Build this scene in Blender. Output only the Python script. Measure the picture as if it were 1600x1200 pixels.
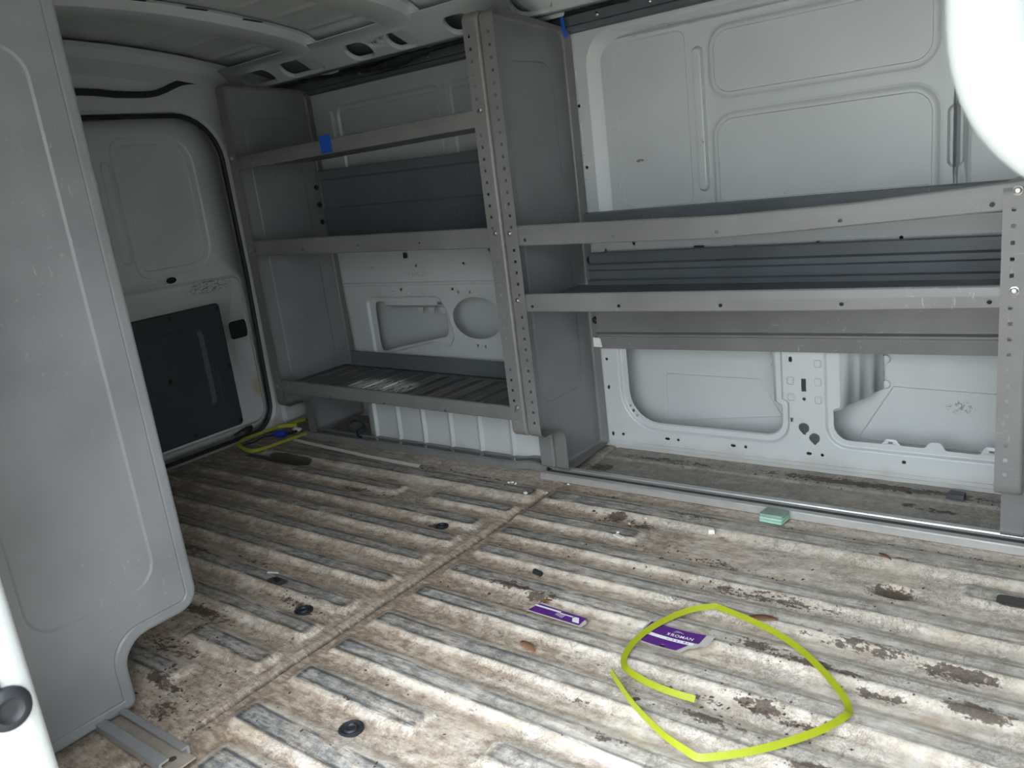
import bpy, bmesh, math, random
import numpy as np
from mathutils import Vector, Matrix, geometry
random.seed(7); rng = np.random.default_rng(7)
S = bpy.context.scene
C = S.collection
for o in list(bpy.data.objects): bpy.data.objects.remove(o)

# ------------------------------------------------------------------ camera, world, light
# x runs along the van (rear is -x), y across it (far wall +y), z up; the cargo floor is z = 0
cam = bpy.data.cameras.new('camera'); co = bpy.data.objects.new('camera', cam); C.objects.link(co)
cam.sensor_width = 36.0; cam.lens = 1273.717 / 1600 * 36.0
cam.clip_start = 0.02
def cam_matrix(yaw, pitch, roll, loc):
    fw = Vector((math.sin(yaw) * math.cos(pitch), math.cos(yaw) * math.cos(pitch), -math.sin(pitch)))
    r = fw.cross(Vector((0, 0, 1))).normalized(); u = r.cross(fw)
    r2 = r * math.cos(roll) + u * math.sin(roll); u2 = -r * math.sin(roll) + u * math.cos(roll)
    m = Matrix((r2, u2, -fw)).transposed().to_4x4(); m.translation = loc
    return m
co.matrix_world = cam_matrix(math.radians(-38.70066565), math.radians(14.61413086), math.radians(-7.07194906), Vector((0, 0, 0.78)))
cam.dof.use_dof = True; cam.dof.focus_distance = 1.9; cam.dof.aperture_fstop = 8.5
S.camera = co
S.view_settings.view_transform = 'Standard'; S.view_settings.look = 'None'
S.view_settings.gamma = 1.0; S.view_settings.use_curve_mapping = False
S.view_settings.exposure = 2.45

wd = bpy.data.worlds.new('overcast_sky'); S.world = wd; wd.use_nodes = True
# overcast dome: brightest overhead, dimmer and slightly warmer towards the horizon
_n = wd.node_tree.nodes; _l = wd.node_tree.links; bg = _n['Background']; bg.inputs[1].default_value = 1.9
_tc = _n.new('ShaderNodeTexCoord'); _sx = _n.new('ShaderNodeSeparateXYZ'); _l.new(_tc.outputs['Generated'], _sx.inputs[0])
_cr = _n.new('ShaderNodeValToRGB'); _l.new(_sx.outputs[2], _cr.inputs[0]); _l.new(_cr.outputs[0], bg.inputs[0])
_cr.color_ramp.elements[0].position = 0.0; _cr.color_ramp.elements[0].color = (0.40, 0.42, 0.425, 1)
_cr.color_ramp.elements[1].position = 0.9; _cr.color_ramp.elements[1].color = (0.98, 1.07, 1.18, 1)

# ------------------------------------------------------------------ materials
def sl(r, g, b):
    f = lambda c: (c / 255 / 12.92) if c / 255 <= 0.04045 else ((c / 255 + 0.055) / 1.055) ** 2.4
    return (f(r), f(g), f(b), 1)
class NT:
    def __init__(s, name):
        s.m = bpy.data.materials.new(name); s.m.use_nodes = True; s.t = s.m.node_tree; s.n = s.t.nodes; s.l = s.t.links
        s.b = s.n['Principled BSDF']
        s.geo = s.n.new('ShaderNodeNewGeometry')
    def inp(s, sock, v):
        if v is None: return
        if hasattr(v, 'is_linked'): s.l.new(v, sock)
        else: sock.default_value = v
    def noise(s, scale, detail=4, rough=0.55, vec=None, dist=0.0):
        n = s.n.new('ShaderNodeTexNoise'); n.inputs['Scale'].default_value = scale; n.inputs['Detail'].default_value = detail
        n.inputs['Roughness'].default_value = rough; n.inputs['Distortion'].default_value = dist
        s.inp(n.inputs['Vector'], vec if vec is not None else s.geo.outputs['Position']); return n.outputs['Fac']
    def vor(s, scale, vec=None, feature='F1'):
        n = s.n.new('ShaderNodeTexVoronoi'); n.feature = feature; n.inputs['Scale'].default_value = scale
        s.inp(n.inputs['Vector'], vec if vec is not None else s.geo.outputs['Position']); return n.outputs['Distance']
    def scaled(s, sc, rot=(0, 0, 0)):
        n = s.n.new('ShaderNodeMapping'); n.inputs['Scale'].default_value = sc; n.inputs['Rotation'].default_value = rot
        s.l.new(s.geo.outputs['Position'], n.inputs['Vector']); return n.outputs['Vector']
    def ramp(s, fac, a, b, lo=0.0, hi=1.0):
        n = s.n.new('ShaderNodeMapRange'); n.interpolation_type = 'SMOOTHSTEP'
        for i, v in enumerate((fac, a, b, lo, hi)): s.inp(n.inputs[i], v)
        return n.outputs[0]
    def math(s, op, a, b=None):
        n = s.n.new('ShaderNodeMath'); n.operation = op; s.inp(n.inputs[0], a)
        if b is not None: s.inp(n.inputs[1], b)
        n.use_clamp = False; return n.outputs[0]
    def mix(s, fac, a, b):
        n = s.n.new('ShaderNodeMix'); n.data_type = 'RGBA'; s.inp(n.inputs[0], fac); s.inp(n.inputs[6], a); s.inp(n.inputs[7], b); return n.outputs[2]
    def attr(s, name):
        n = s.n.new('ShaderNodeAttribute'); n.attribute_name = name
        q = s.n.new('ShaderNodeSeparateColor'); s.l.new(n.outputs['Color'], q.inputs[0]); return q.outputs[0], q.outputs[1], q.outputs[2]
    def xyz(s):
        q = s.n.new('ShaderNodeSeparateXYZ'); s.l.new(s.geo.outputs['Position'], q.inputs[0]); return q.outputs[0], q.outputs[1], q.outputs[2]
    def bump(s, h, strength=0.2, dist=0.002):
        n = s.n.new('ShaderNodeBump'); n.inputs['Strength'].default_value = strength; n.inputs['Distance'].default_value = dist
        s.l.new(h, n.inputs['Height']); s.l.new(n.outputs[0], s.b.inputs['Normal'])
    def done(s, col, rough, metal=0.0, spec=None):
        s.inp(s.b.inputs['Base Color'], col); s.inp(s.b.inputs['Roughness'], rough); s.inp(s.b.inputs['Metallic'], metal)
        if spec is not None: s.inp(s.b.inputs['Specular IOR Level'], spec)
        return s.m
def simple(name, col, rough=0.5, metal=0.0, var=0.12, scale=60):
    t = NT(name); f = t.noise(scale, 3)
    a = tuple(c * (1 - var) for c in col[:3]) + (1,); b = tuple(min(1, c * (1 + var)) for c in col[:3]) + (1,)
    return t.done(t.mix(f, a, b), rough, metal)

def van_white():
    t = NT('van_white_paint')
    big = t.noise(3.0, 3); fine = t.noise(55, 4)
    col = t.mix(t.ramp(big, 0.3, 0.7), (0.53, 0.56, 0.56, 1), (0.585, 0.615, 0.615, 1))
    x, y, z = t.xyz()
    smudge = t.math('MULTIPLY', t.ramp(t.noise(26, 5, 0.65), 0.66, 0.74), t.ramp(t.noise(4, 2), 0.52, 0.62))
    col = t.mix(t.math('MULTIPLY', smudge, 0.35), col, (0.25, 0.23, 0.2, 1))
    def blob(cx, cz, rx, rz):
        dx = t.math('DIVIDE', t.math('ADD', x, -cx), rx); dz = t.math('DIVIDE', t.math('ADD', z, -cz), rz)
        r = t.math('SQRT', t.math('ADD', t.math('MULTIPLY', dx, dx), t.math('MULTIPLY', dz, dz)))
        return t.math('MULTIPLY', t.ramp(r, 0.6, 1.0, 1, 0), t.ramp(y, 1.80, 1.81))
    col = t.mix(t.math('MULTIPLY', t.math('MULTIPLY', blob(-1.0, .764, .014, .0045), t.ramp(t.noise(160, 3), .35, .5)), 0.8), col, (0.12, 0.11, 0.09, 1))
    rub = t.ramp(t.noise(120, 4, .7), .52, .6)
    for bx, bz, ra, rb_ in ((-.832, .79, .012, .012), (-1.80, .503, .05, .010), (-.30, .155, .035, .018)): col = t.mix(t.math('MULTIPLY', t.math('MULTIPLY', blob(bx, bz, ra, rb_), rub), 0.7), col, (0.16, 0.14, 0.10, 1))
    low = t.ramp(t.math('ADD', z, t.math('MULTIPLY', t.noise(12, 4), 0.06)), 0.035, 0.075, 1, 0)
    col = t.mix(t.math('MULTIPLY', low, 0.4), col, (0.32, 0.27, 0.22, 1))
    t.bump(big, 0.08, 0.02)
    return t.done(col, t.ramp(fine, 0.3, 0.7, 0.30, 0.42), 0.0)
def shelf_grey(name, base, scratches=0.22, rough=0.36):
    t = NT(name)
    big = t.noise(5, 3); fine = t.noise(220, 2)
    a = tuple(c * 0.88 for c in base) + (1,); b = tuple(c * 1.1 for c in base) + (1,)
    col = t.mix(t.ramp(big, 0.3, 0.7), a, b)
    v = t.scaled((60, 60, 14), (0.5, 0.3, 0.2)); s1 = t.ramp(t.noise(2.2, 3, 0.6, v), 0.66, 0.70)
    v2 = t.scaled((16, 60, 60), (0.1, 0.5, 0.2)); s2 = t.ramp(t.noise(2.0, 3, 0.6, v2), 0.665, 0.705)
    reg = t.ramp(t.noise(3.2, 2), 0.45, 0.6)
    sc = t.math('MULTIPLY', t.math('MULTIPLY', t.math('MAXIMUM', s1, s2), reg), scratches)
    col = t.mix(sc, col, (0.55, 0.56, 0.57, 1))
    t.bump(fine, 0.05, 0.0006)
    return t.done(col, t.ramp(big, 0.25, 0.75, rough - 0.05, rough + 0.08), 0.0)
def dirty_deck():
    t = NT('shelf_deck_worn')
    x, y, z = t.xyz()
    col = t.mix(t.ramp(t.noise(9, 4), 0.35, 0.65), (0.085, 0.088, 0.09, 1), (0.14, 0.135, 0.13, 1))
    col = t.mix(t.math('MULTIPLY', t.ramp(t.noise(14, 5), 0.52, 0.7), 0.5), col, (0.17, 0.125, 0.09, 1))
    v = t.scaled((34, 9, 1), (0, 0, 0.5)); s = t.ramp(t.noise(3.2, 6, 0.7, v), 0.43, 0.50)
    # a scuffed patch where the grey coat is rubbed through
    dx = t.math('DIVIDE', t.math('ADD', x, 1.80), 0.17); dy = t.math('DIVIDE', t.math('ADD', y, -1.625), 0.085)
    r = t.math('SQRT', t.math('ADD', t.math('MULTIPLY', dx, dx), t.math('MULTIPLY', dy, dy)))
    m = t.math('MULTIPLY', s, t.ramp(r, 0.35, 1.0, 1, 0))
    m = t.math('MULTIPLY', m, t.ramp(z, 0.12, 0.24, 1.0, 1.0)); m = t.math('MULTIPLY', m, t.ramp(z, 0.28, 0.3, 1.0, 0.0))
    col = t.mix(m, col, (0.85, 0.85, 0.83, 1))
    return t.done(col, 0.42)
def floor_mat():
    t = NT('floor_worn_paint')
    top, edge, stain = t.attr('wear'); rear, tan, black = t.attr('wear2')
    x, y, z = t.xyz()
    sv = t.scaled((7, 26, 1)); sv2 = t.scaled((6, 70, 1)); sv3 = t.scaled((22, 60, 1))
    n1 = t.noise(2.0, 8, 0.68, sv); n2 = t.noise(2.0, 7, 0.66, sv2); n3 = t.noise(45, 7, 0.72); n4 = t.noise(170, 5, 0.7); n5 = t.noise(8, 6, 0.65); n6 = t.noise(2.0, 7, 0.7, sv3)
    valley = t.ramp(top, 0.0, 0.35, 1, 0.0)
    zz = t.ramp(z, 0.001, 0.0055, 1, 0.0)      # low ground between the ribs
    paint = t.mix(t.ramp(n3, 0.30, 0.62), (0.49, 0.42, 0.34, 1), (0.75, 0.69, 0.60, 1))
    paint = t.mix(t.math('MULTIPLY', t.ramp(n5, 0.54, 0.68), 0.45), paint, (0.60, 0.47, 0.29, 1))
    # brown dirt, thickest in the valleys
    flank = t.math('MULTIPLY', t.ramp(z, 0.001, 0.0028), t.ramp(top, 0.05, 0.5, 1, 0))
    n1f = t.math('SUBTRACT', n1, t.math('MULTIPLY', flank, 0.075)); n6f = t.math('SUBTRACT', n6, t.math('MULTIPLY', flank, 0.03))
    amt = t.math('ADD', t.math('ADD', n1f, t.math('MULTIPLY', tan, 0.22)), t.math('MULTIPLY', zz, 0.10))
    paint = t.mix(t.math('MULTIPLY', t.ramp(amt, 0.47, 0.76), 0.82), paint, t.mix(t.ramp(n3, 0.35, 0.65), (0.31, 0.22, 0.155, 1), (0.53, 0.415, 0.315, 1)))
    am2 = t.math('ADD', t.math('ADD', n6f, t.math('MULTIPLY', tan, 0.10)), t.math('MULTIPLY', zz, 0.07))
    paint = t.mix(t.math('MULTIPLY', t.ramp(am2, 0.62, 0.72), 0.6), paint, (0.17, 0.115, 0.08, 1))
    # rib tops rubbed to grey primer and bare metal
    front = t.ramp(x, -1.05, -0.55, 1.0, 0.50)
    wear = t.math('MULTIPLY', t.math('MULTIPLY', t.ramp(top, 0.55, 0.9), front), t.ramp(t.math('ADD', n2, t.math('MULTIPLY', t.math('SUBTRACT', n5, 0.5), 0.5)), 0.36, 0.56, 0.12, 1.0))
    grey = t.mix(t.ramp(n6, 0.36, 0.6), (0.40, 0.405, 0.39, 1), (0.115, 0.13, 0.138, 1))
    grey = t.mix(t.ramp(n3, 0.45, 0.7, 0, 0.6), grey, (0.50, 0.49, 0.46, 1))
    paint = t.mix(t.math('MULTIPLY', wear, 0.92), paint, grey)
    ed = t.math('MULTIPLY', edge, t.ramp(t.math('ADD', n2, t.math('MULTIPLY', t.math('SUBTRACT', n5, 0.5), 0.4)), 0.36, 0.55, 0.08, 1.0))
    paint = t.mix(t.math('MULTIPLY', t.math('MULTIPLY', ed, 0.95), t.ramp(x, -0.9, -0.3, 1.0, 0.55)), paint, (0.045, 0.05, 0.055, 1))
    # grime over the rear half
    paint = t.mix(t.math('MULTIPLY', rear, t.ramp(n1, 0.32, 0.6, 0.25, 0.9)), paint, (0.15, 0.13, 0.115, 1))
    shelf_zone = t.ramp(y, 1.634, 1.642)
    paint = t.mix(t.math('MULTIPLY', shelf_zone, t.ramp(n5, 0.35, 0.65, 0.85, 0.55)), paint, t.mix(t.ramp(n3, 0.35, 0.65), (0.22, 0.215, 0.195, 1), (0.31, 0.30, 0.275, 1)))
    # crazing and specks
    crk = t.ramp(t.math('ABSOLUTE', t.math('SUBTRACT', t.noise(30, 8, 0.75, None, 0.9), 0.5)), 0.003, 0.017, 1, 0)
    crk2 = t.ramp(t.math('ABSOLUTE', t.math('SUBTRACT', t.noise(75, 5, 0.7, None, 0.5), 0.5)), 0.003, 0.02, 1, 0)
    crk = t.math('MULTIPLY', t.math('MAXIMUM', crk, t.math('MULTIPLY', crk2, 0.7)), t.ramp(t.noise(7, 5), 0.38, 0.56))
    paint = t.mix(t.math('MULTIPLY', crk, 0.78), paint, (0.10, 0.08, 0.07, 1))
    spk = t.math('MULTIPLY', t.ramp(n4, 0.60, 0.67), t.ramp(t.noise(13, 6, 0.7), 0.46, 0.62))
    paint = t.mix(t.math('MULTIPLY', spk, 0.85), paint, (0.075, 0.052, 0.042, 1))
    # placed stains with ragged edges
    rag = t.math('ADD', t.math('MULTIPLY', t.math('SUBTRACT', n3, 0.5), 2.0), t.math('MULTIPLY', t.math('SUBTRACT', n6, 0.5), 1.6))
    rag = t.math('ADD', rag, t.math('MULTIPLY', t.math('SUBTRACT', n4, 0.5), 1.3))
    st = t.math('MULTIPLY', t.ramp(t.math('ADD', stain, rag), 0.50, 0.66), t.ramp(stain, 0.10, 0.3))
    paint = t.mix(t.math('MULTIPLY', st, 0.88), paint, t.mix(t.ramp(n4, 0.35, 0.65), (0.030, 0.020, 0.016, 1), (0.10, 0.066, 0.045, 1)))
    bk = t.ramp(t.math('ADD', black, t.math('MULTIPLY', t.math('SUBTRACT', n3, 0.5), 0.5)), 0.42, 0.55)
    paint = t.mix(t.math('MULTIPLY', bk, 0.9), paint, (0.035, 0.032, 0.03, 1))
    t.bump(n3, 0.4, 0.002)
    return t.done(paint, t.ramp(n3, 0.3, 0.7, 0.5, 0.8))
def door_white():
    t = NT('door_white_paint')
    x, y, z = t.xyz(); big = t.noise(4, 3)
    col = t.mix(t.ramp(big, 0.3, 0.7), (0.53, 0.56, 0.56, 1), (0.585, 0.615, 0.615, 1))
    def blob(cy, cz, ry, rz):
        dy = t.math('DIVIDE', t.math('ADD', y, -cy), ry); dz = t.math('DIVIDE', t.math('ADD', z, -cz), rz)
        r = t.math('SQRT', t.math('ADD', t.math('MULTIPLY', dy, dy), t.math('MULTIPLY', dz, dz)))
        return t.ramp(r, 0.3, 1.0, 1, 0)
    col = t.mix(t.math('MULTIPLY', blob(1.60, 0.17, 0.03, 0.05), 0.55), col, (0.42, 0.33, 0.16, 1))
    sv = t.scaled((1, 25, 60), (0.3, 0, 0))
    sm = t.math('MULTIPLY', blob(1.49, 0.535, 0.11, 0.03), t.ramp(t.noise(3, 6, 0.7, sv), 0.5, 0.56))
    col = t.mix(t.math('MULTIPLY', sm, 0.8), col, (0.12, 0.10, 0.085, 1))
    col = t.mix(t.math('MULTIPLY', t.ramp(t.math('ADD', z, t.math('MULTIPLY', t.noise(30, 4), 0.04)), 0.05, 0.075, 1, 0), 0.5), col, (0.30, 0.26, 0.22, 1))
    return t.done(col, 0.38)
M = {}
M['white'] = van_white()
M['door'] = door_white()
M['grey'] = shelf_grey('shelf_grey_coat', (0.215, 0.222, 0.23))
M['greylip'] = shelf_grey('shelf_lip_grey_coat', (0.190, 0.190, 0.186), 0.35, 0.33)
M['greyblue'] = shelf_grey('back_panel_grey_coat', (0.125, 0.142, 0.155), 0.15, 0.34)
M['deck'] = dirty_deck()
M['floor'] = floor_mat()
M['black'] = simple('black_rubber', (0.018, 0.02, 0.024), 0.55, 0, 0.2)
M['blackpanel'] = simple('charcoal_plastic', (0.045, 0.052, 0.058), 0.5, 0, 0.12, 300)
M['dark'] = simple('dark_void', (0.012, 0.014, 0.017), 0.7)  # near-black colour standing in for shade inside slots and door holes
M['alu'] = NT('aluminium_track'); _t = M['alu']; M['alu'] = _t.done(_t.mix(_t.noise(40, 4), (0.50, 0.50, 0.49, 1), (0.66, 0.65, 0.63, 1)), _t.ramp(_t.noise(30, 4), 0.3, 0.7, 0.28, 0.42), 0.55)
M['railgrey'] = simple('grey_steel_rail', (0.27, 0.27, 0.265), 0.45, 0.3, 0.25, 30)
M['slotdirt'] = simple('track_slot_grime', (0.10, 0.095, 0.09), 0.6, 0, 0.4, 40)
M['trackbase'] = simple('dusty_track_base', (0.30, 0.255, 0.21), 0.6, 0, 0.3, 50)
M['tracklip'] = simple('dull_aluminium', (0.36, 0.36, 0.36), 0.4, 0.5, 0.2, 50)
M['zinc'] = simple('zinc_bolt', (0.62, 0.62, 0.6), 0.28, 0.9)
M['yellow'] = simple('yellow_strap', (0.31, 0.35, 0.013), 0.42, 0, 0.10, 90)
M['yellowdull'] = simple('yellow_strap_dusty', (0.42, 0.45, 0.04), 0.45, 0, 0.12, 90)
M['purple'] = simple('purple_print', (0.095, 0.020, 0.19), 0.45, 0, 0.12, 90)
M['card'] = simple('grey_card', (0.52, 0.49, 0.46), 0.7, 0, 0.1)
M['ink'] = simple('white_print', (0.82, 0.8, 0.82), 0.5)
M['darkink'] = simple('grey_print', (0.25, 0.22, 0.28), 0.5)
M['mint'] = simple('mint_foam', (0.36, 0.60, 0.50), 0.75, 0, 0.18, 70)
M['mintdirty'] = simple('mint_foam_dusty', (0.26, 0.37, 0.30), 0.8, 0, 0.2, 60)
M['blue'] = simple('blue_plastic', (0.012, 0.045, 0.36), 0.45)
M['bluetape'] = simple('blue_masking_tape', (0.012, 0.10, 0.52), 0.6)
M['bluepen'] = simple('blue_pen', (0.06, 0.10, 0.40), 0.6)
M['leaf'] = simple('dry_leaf', (0.27, 0.14, 0.075), 0.7, 0, 0.3, 120)
M['crumb'] = simple('white_crumb', (0.78, 0.76, 0.72), 0.7)
M['dirt'] = simple('dirt_crumb', (0.055, 0.038, 0.03), 0.8, 0, 0.5, 200)
M['whitestrip'] = simple('dull_white_strip', (0.55, 0.56, 0.52), 0.5)
M['asphalt'] = simple('asphalt', (0.24, 0.22, 0.18), 0.9, 0, 0.2, 20)

# ------------------------------------------------------------------ helpers
def tag(o, label=None, cat=None, group=None, kind=None):
    if label: o['label'] = label
    if cat: o['category'] = cat
    if group: o['group'] = group
    if kind: o['kind'] = kind
    return o
def empty(name, loc=(0, 0, 0)):
    e = bpy.data.objects.new(name, None); e.empty_display_size = 0.05; C.objects.link(e); e.location = loc; return e
def wloc(o):
    v = Vector(o.location)
    while o.parent: o = o.parent; v += Vector(o.location)
    return v
def mk(name, verts, faces, mat, parent=None, smooth=False, angle=None, wn=False, solid=0.0, bevel=0.0):
    verts = [tuple(float(c) for c in v) for v in verts]
    a = np.array(verts); lo = a.min(0); hi = a.max(0)
    org = Vector(((lo[0] + hi[0]) / 2, (lo[1] + hi[1]) / 2, lo[2]))
    me = bpy.data.meshes.new(name); me.from_pydata([tuple(np.array(v) - org) for v in verts], [], faces)
    me.materials.append(mat); me.validate()
    bm = bmesh.new(); bm.from_mesh(me); bmesh.ops.recalc_face_normals(bm, faces=bm.faces); bm.to_mesh(me); bm.free()
    if smooth:
        me.polygons.foreach_set('use_smooth', [True] * len(me.polygons))
        if angle is not None: me.set_sharp_from_angle(angle=math.radians(angle))
    o = bpy.data.objects.new(name, me); C.objects.link(o)
    if parent: o.parent = parent; o.location = org - wloc(parent)
    else: o.location = org
    if solid:
        m = o.modifiers.new('solid', 'SOLIDIFY'); m.thickness = solid; m.offset = 0
    if bevel:
        m = o.modifiers.new('bevel', 'BEVEL'); m.width = bevel; m.segments = 3; m.limit_method = 'ANGLE'
        me.polygons.foreach_set('use_smooth', [True] * len(me.polygons)); me.set_sharp_from_angle(angle=math.radians(35))
    if wn:
        m = o.modifiers.new('wn', 'WEIGHTED_NORMAL'); m.keep_sharp = True; m.weight = 100
    return o
def inst(src, loc, parent=None, rot=(0, 0, 0), scale=None, name=None):
    o = src.copy(); C.objects.link(o)
    if name: o.name = name
    o.parent = parent; o.location = Vector(loc) - (wloc(parent) if parent else Vector())
    o.rotation_euler = rot
    if scale: o.scale = scale
    return o
def rpoly(pts, r, seg=5):
    n = len(pts); rr = r if hasattr(r, '__len__') else [r] * n; out = []
    for i in range(n):
        p = Vector(pts[i]); a = Vector(pts[i - 1]) - p; b = Vector(pts[(i + 1) % n]) - p
        la, lb = a.length, b.length; q = rr[i]
        if q < 1e-5 or la < 1e-6 or lb < 1e-6: out.append(tuple(p)); continue
        a /= la; b /= lb; ang = math.acos(max(-1, min(1, a.dot(b))))
        if ang > math.pi - 0.02: out.append(tuple(p)); continue
        t = q / math.tan(ang / 2); tm = 0.49 * min(la, lb)
        if t > tm: t = tm; q = t * math.tan(ang / 2)
        c = p + (a + b).normalized() * (q / math.sin(ang / 2))
        v0 = p + a * t - c; v1 = p + b * t - c
        a0 = math.atan2(v0.y, v0.x); a1 = math.atan2(v1.y, v1.x); da = (a1 - a0 + math.pi) % (2 * math.pi) - math.pi
        for k in range(seg + 1):
            th = a0 + da * k / seg; out.append((c.x + q * math.cos(th), c.y + q * math.sin(th)))
    return out
def area(p):
    return 0.5 * sum(p[i - 1][0] * p[i][1] - p[i][0] * p[i - 1][1] for i in range(len(p)))
def roff(pts, r, d, seg=5):
    """rounded polygon moved inwards by d (outwards if negative)"""
    n = len(pts); sg = 1 if area(pts) > 0 else -1
    rr = r if hasattr(r, '__len__') else [r] * n; P = []; R = []
    for i in range(n):
        p = Vector(pts[i]); a = (p - Vector(pts[i - 1])).normalized(); b = (Vector(pts[(i + 1) % n]) - p).normalized()
        na = Vector((-a.y, a.x)) * sg; nb = Vector((-b.y, b.x)) * sg
        k = na + nb; k = k / max(0.2, k.length_squared) * 2
        P.append(tuple(p + k * d)); cr = (a.x * b.y - a.y * b.x) * sg
        R.append(max(0.0005, rr[i] - d if cr > 0 else rr[i] + d) if rr[i] > 0 else 0)
    return rpoly(P, R, seg)
def rect(x0, x1, z0, z1): return [(x0, z0), (x1, z0), (x1, z1), (x0, z1)]
def ell(u, v, a, b=None, n=8):
    b = b or a
    return [(u + a * math.cos(2 * math.pi * k / n + 0.3), v + b * math.sin(2 * math.pi * k / n + 0.3)) for k in range(n)]
def box2(u, v, w, h, r=0.001): return rpoly(rect(u - w / 2, u + w / 2, v - h / 2, v + h / 2), r, 2)
def capsule(u0, u1, v0, v1):
    return rpoly(rect(u0, u1, v0, v1), 0.495 * min(u1 - u0, v1 - v0), 5)
def emboss(pts, r, prof, seg=5): return [(roff(pts, r, d, seg), h) for d, h in prof]
def inside(pts, P):
    x, y = P[:, 0], P[:, 1]; res = np.zeros(len(P), bool); n = len(pts)
    for i in range(n):
        x1, y1 = pts[i - 1]; x2, y2 = pts[i]
        if y1 == y2: continue
        c = ((y1 > y) != (y2 > y)) & (x < (x2 - x1) * (y - y1) / (y2 - y1) + x1); res ^= c
    return res
def cdt(outer, holes=(), embs=(), hdepth=None):
    V, E, D = [], [], []
    def add(poly, d):
        b = len(V); n = len(poly)
        for p in poly: V.append(Vector(p[:2])); D.append(d)
        for i in range(n): E.append((b + i, b + (i + 1) % n))
    add(outer, 0.0)
    for h in holes:
        if isinstance(h, tuple) and len(h) == 2 and hasattr(h[0], '__len__') and len(h[0]) > 2: add(h[0], h[1])
        else: add(h, hdepth or 0.0)
    for p, d in embs: add(p, d)
    r = geometry.delaunay_2d_cdt(V, E, [], 0, 1e-6, True)
    ov, fs, orig = r[0], r[2], r[3]
    P = np.array([tuple(v) for v in ov]); dep = [D[o[0]] if o else 0.0 for o in orig]
    F = np.array([list(f) for f in fs]); cen = P[F].mean(1)
    keep = inside(outer, cen)
    for h in holes:
        hp = h[0] if (isinstance(h, tuple) and len(h) == 2 and hasattr(h[0], '__len__') and len(h[0]) > 2) else h
        keep &= ~inside(hp, cen)
    return P, dep, F[keep].tolist()
def sheet(name, outer, holes, embs, mapf, mat, parent=None, solid=0.0, wn=True, hdepth=None):
    P, dep, F = cdt(outer, holes, embs, hdepth)
    vs = [mapf(p[0], p[1], d) for p, d in zip(P, dep)]
    used = sorted({i for f in F for i in f}); mp = {u: k for k, u in enumerate(used)}
    return mk(name, [vs[u] for u in used], [[mp[i] for i in f] for f in F], mat, parent, smooth=True, angle=13, wn=False, solid=solid)
def sweep_x(name, prof, x0, x1, mat, parent=None, closed=False, smooth=True, angle=25, xs=None, zf=None, solid=0.0):
    """profile of (y, z) run along x"""
    xs = xs or [x0, x1]; n = len(prof); V = []; F = []
    for x in xs:
        for (y, z) in prof: V.append((x, y, z + (zf(x) if zf else 0)))
    m = n if closed else n - 1
    for i in range(len(xs) - 1):
        for k in range(m): F.append((i * n + k, i * n + (k + 1) % n, (i + 1) * n + (k + 1) % n, (i + 1) * n + k))
    if closed: F.append(tuple(range(n))); F.append(tuple(range((len(xs) - 1) * n, len(xs) * n)))
    return mk(name, V, F, mat, parent, smooth=smooth, angle=angle, solid=solid)
def tube(name, pts, rad, mat, parent=None, n=8, closed=False, cap=True, sc=None):
    pts = [Vector(p) for p in pts]; N = len(pts); V = []; F = []; up = Vector((0, 0, 1)); prev = None
    for i, p in enumerate(pts):
        a = pts[i - 1] if (i or closed) else p; b = pts[(i + 1) % N] if (i < N - 1 or closed) else p
        t = (b - a).normalized()
        s = t.cross(up) if prev is None else prev - t * prev.dot(t)
        if s.length < 1e-4: s = t.cross(Vector((0, 1, 0)))
        s.normalize(); prev = s; u = s.cross(t)
        r = rad[i] if hasattr(rad, '__len__') else rad
        ra, rb = (r, r) if sc is None else (r * sc[0], r * sc[1])
        for k in range(n):
            th = 2 * math.pi * k / n; V.append(tuple(p + s * (ra * math.cos(th)) + u * (rb * math.sin(th))))
    for i in range(N if closed else N - 1):
        for k in range(n):
            F.append((i * n + k, i * n + (k + 1) % n, ((i + 1) % N) * n + (k + 1) % n, ((i + 1) % N) * n + k))
    if not closed and cap: F.append(tuple(range(n))); F.append(tuple(range((N - 1) * n, N * n)))
    return mk(name, V, F, mat, parent, smooth=True, angle=50)
def boxm(name, lo, hi, mat, parent=None, bevel=0.0):
    x0, y0, z0 = lo; x1, y1, z1 = hi
    V = [(x0, y0, z0), (x1, y0, z0), (x1, y1, z0), (x0, y1, z0), (x0, y0, z1), (x1, y0, z1), (x1, y1, z1), (x0, y1, z1)]
    F = [(0, 3, 2, 1), (4, 5, 6, 7), (0, 1, 5, 4), (1, 2, 6, 5), (2, 3, 7, 6), (3, 0, 4, 7)]
    return mk(name, V, F, mat, parent, bevel=bevel)
def smooth_path(pts, k=4, closed=False):
    P = [Vector(p) for p in pts]; N = len(P); out = []
    for i in range(N if closed else N - 1):
        p0 = P[i - 1] if (i or closed) else P[0]; p1 = P[i]; p2 = P[(i + 1) % N]; p3 = P[(i + 2) % N] if (i + 2 < N or closed) else P[-1]
        for j in range(k):
            t = j / k
            out.append(0.5 * ((2 * p1) + (p2 - p0) * t + (2 * p0 - 5 * p1 + 4 * p2 - p3) * t * t + (3 * p1 - p0 - 3 * p2 + p3) * t ** 3))
    if not closed: out.append(P[-1])
    return out
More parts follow.
